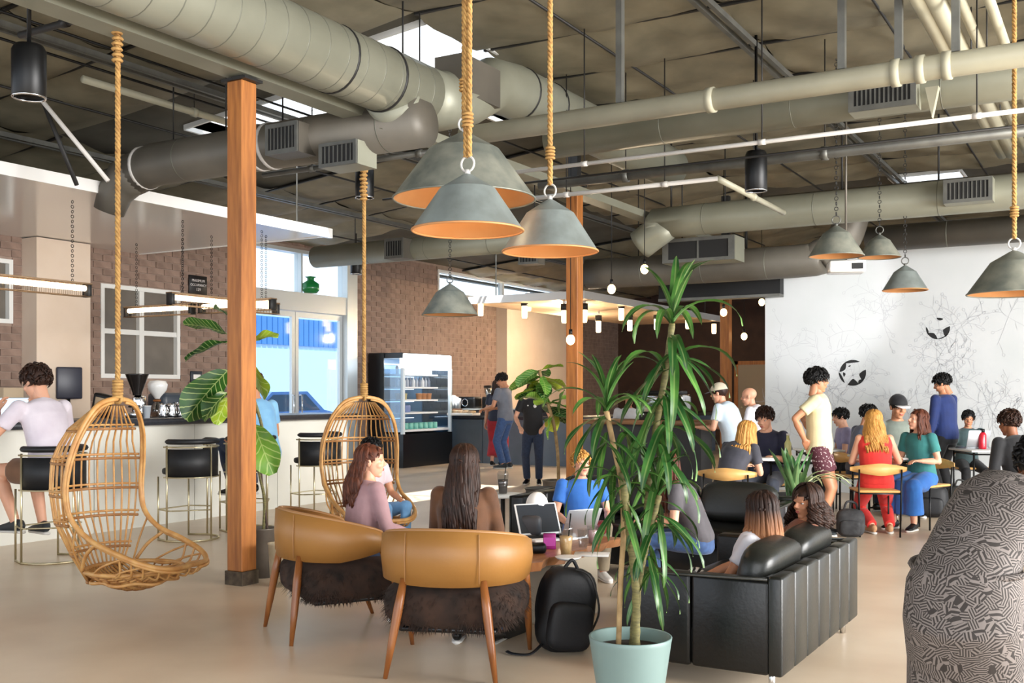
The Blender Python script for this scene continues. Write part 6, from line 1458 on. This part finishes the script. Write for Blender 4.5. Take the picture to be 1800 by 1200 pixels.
person('man in a light blue T-shirt and pale cap leaning at the high counter', 1292, 12.3, 302, vtop=675, lean=24, head=(-5, 10), hands=((.2, .42, .18), (-.2, .42, .18)), top=(cloth('ice_blue', (206, 220, 230), (188, 206, 220)), 'short', -.06), bottom=(dk_denim, 'pants'), hair=('cap', 'dark', dict(m=cloth('cream_cap', (216, 204, 180)), m2=cloth('navy_brim', (36, 36, 50)))), skin='light', fat=1.22, shoulder=.21, fine=.015)
person('bald man in a white T-shirt at the high counter', 1342, 12.7, 295, vtop=682, lean=22, head=(-5, 8), hands=((.2, .42, .18), (-.2, .42, .18)), top=(cloth('bright_white', (238, 234, 238), (224, 220, 226)), 'short', -.06), bottom=(dk_denim, 'pants'), skin='light', fat=1.28, shoulder=.22, fine=.015)
# cafe tables
person('blonde woman in a dark cropped top seen from behind at the cafe table', 1278, 9.85, 38, vtop=742, seat=.45, lean=28, side=16, head=(25, 14), hands=((.2, .42, .18), (-.02, .44, .2)), top=(cloth('slate_top', (66, 66, 76), (54, 54, 62)), 'short', .05), bottom=(blackc, 'pants'), hair=('long', 'blonde', dict(length=.26, n=90, curl=.004, freq=20, back=-.03)), skin='light', female=True, fine=.0125)
person('brown-haired man in a navy T-shirt bent over the cafe table', 1352, 11.05, 208, vtop=716, seat=.45, lean=20, head=(10, 20), hands=((.16, .36, .22), (-.16, .36, .22)), top=(cloth('navy', (34, 36, 62), (26, 28, 50)), 'short', -.05), bottom=(cloth('grey_pants', (66, 72, 86)), 'pants'), hair=('short', 'dark', dict(vol=1.05)), skin='light', fine=.0125)
plaid = mat('plaid_shorts', (82, 36, 48), .8, col2=(190, 170, 170), scale=42, detail=1, contrast=(.60, .66))
person('standing man in a pale yellow T-shirt and patterned shorts', 1440, 10.35, 112, vtop=648, lean=-2, head=(-22, 4), hands=((.17, -.13, .06), (-.18, -.06, .06)), elbows=((.6, -1, 0), (-.6, -1, 0)), top=(cloth('butter', (226, 214, 170), (212, 198, 152)), 'short', -.10), bottom=(plaid, 'shorts'), shoes=sneaker, hair=('short', 'black', dict(vol=1.08, tuft=.055)), skin='tan', fine=.0115)
person('dark-haired person in a grey-blue shirt across from the standing man', 1508, 12.15, 75, vtop=712, seat=.45, lean=16, head=(0, 15), top=(cloth('blue_grey', (104, 110, 128), (90, 96, 114)), 'short', -.05), bottom=(dk_denim, 'pants'), hair=('short', 'black'), skin='tan')
person('person in a lilac shirt sitting behind the grey-blue shirt', 1492, 12.8, 275, vtop=718, seat=.45, lean=12, head=(0, 12), top=(cloth('lilac2', (164, 156, 190)), 'short', -.05), bottom=(blackc, 'pants'), hair=('short', 'black'), skin='light', fine=.015)
red = cloth('red_overall', (222, 52, 44), (204, 40, 36))
person('blonde woman in red overalls seen from behind', 1540, 10.5, 6, vtop=722, seat=.45, lean=12, head=(4, 6), hands=((.22, .34, .2), (-.16, .36, .2)), feet=((.14, -.05, 0), (-.06, -.08, 0)), top=(red, 'none', -.06, 'overalls_top'), bottom=(red, 'pants'), shoes=mat('sandal_tan', (196, 150, 110), .6), hair=('long', 'blonde', dict(length=.36, n=140, curl=.013, freq=30, spread=.03, back=-.04, face=80)), skin='light', female=True, fat=1.08, fine=.0115)
person('person in a black and white cap across the table from the red overalls', 1573, 12.25, 185, vtop=696, seat=.45, lean=14, head=(-10, 12), top=(cloth('sage', (128, 138, 128)), 'short', -.05), bottom=(blackc, 'pants'), hair=('cap', 'black', dict(m=cloth('cap_black', (24, 24, 28)), m2=cloth('cap_white', (230, 226, 228)))), skin='tan')
person('brown-haired woman in a teal T-shirt and long denim skirt', 1620, 10.9, 232, vtop=720, seat=.45, lean=10, head=(28, -10), hands=((.10, .32, .22), (-.16, .30, .20)), top=(cloth('teal', (56, 132, 128), (44, 112, 114)), 'short', -.04), bottom=(cloth('denim_blue', (46, 112, 190), (38, 96, 170)), 'skirt'), shoes=M['black'], hair=('long', 'brown', dict(length=.24, n=100, curl=.006, freq=24, face=56)), skin='light', female=True, fine=.0115)
person('standing man in a navy sweater and black trousers by the mural wall', 1664, 13.05, 325, vtop=658, lean=6, head=(-25, 22), hands=((.25, .08, -.10), (-.24, .10, -.10)), top=(cloth('navy_knit', (18, 42, 100), (14, 34, 84)), 'long', -.07), bottom=(blackc, 'pants'), shoes=whites, hair=('short', 'black', dict(vol=1.06)), skin='tan', fine=.0115)
person('man with a laptop seated by the mural wall', 1699, 13.45, 185, vtop=722, seat=.45, lean=8, head=(15, 12), hands=((.16, .36, .22), (-.16, .36, .22)), top=(cloth('green_grey', (66, 88, 90)), 'long', -.05), bottom=(blackc, 'pants'), shoes=whites, hair=('short', 'black'), skin='tan')
person('person in a black jacket at the right edge seen from behind', 1800, 9.4, 340, vtop=722, seat=.45, lean=20, head=(0, 10), top=(cloth('black_jacket', (10, 10, 14), (18, 18, 22)), 'long', -.06, 'jacket'), bottom=(blackc, 'pants'), hair=('short', 'dark'), skin='brown', fat=1.1)
cafe_chair('plywood chair under the person in the black jacket', flo(1800, 9.35), 340)
cafe_chair('plywood chair under the person in the black and white cap', flo(1573, 12.35), 185)
cafe_chair('plywood chair under the person in the lilac shirt', flo(1492, 12.8), 275)
dr_m = dashes('grey_dash_print', (52, 46, 43), (126, 117, 112))
R24 = person('woman in a grey printed dress bending at the right foreground', 1694, 3.3, 35, s=.84, lean=56, side=25, head=(20, 30), hands=((.30, .52, -.02), (-.0, .55, -.02)), elbows=((.6, -.3, -.8), (.3, .2, -1)), feet=((.12, 0, 0), (-.12, .05, 0)), top=(dr_m, 'none', -.06, 'dress_bodice'), bottom=(dr_m, 'dress'), shoes=M['black'], hair=('short', 'black'), skin='brown', female=True, fat=1.07, fine=.010, shoulder=.18)
rt, spn, HC, headT, arm, leg, s_ = R24
w_ = spn[1].lerp(spn[2], .7); MB().tube([w_ + Vector((math.cos(a) * .212, math.sin(a) * .176, .02 * math.sin(a))) for a in [2 * math.pi * i / 28 for i in range(28)]], .012, 6, closed=True).build('waist_tie', dr_m, rt)
bpy.data.scenes.remove(TMP)
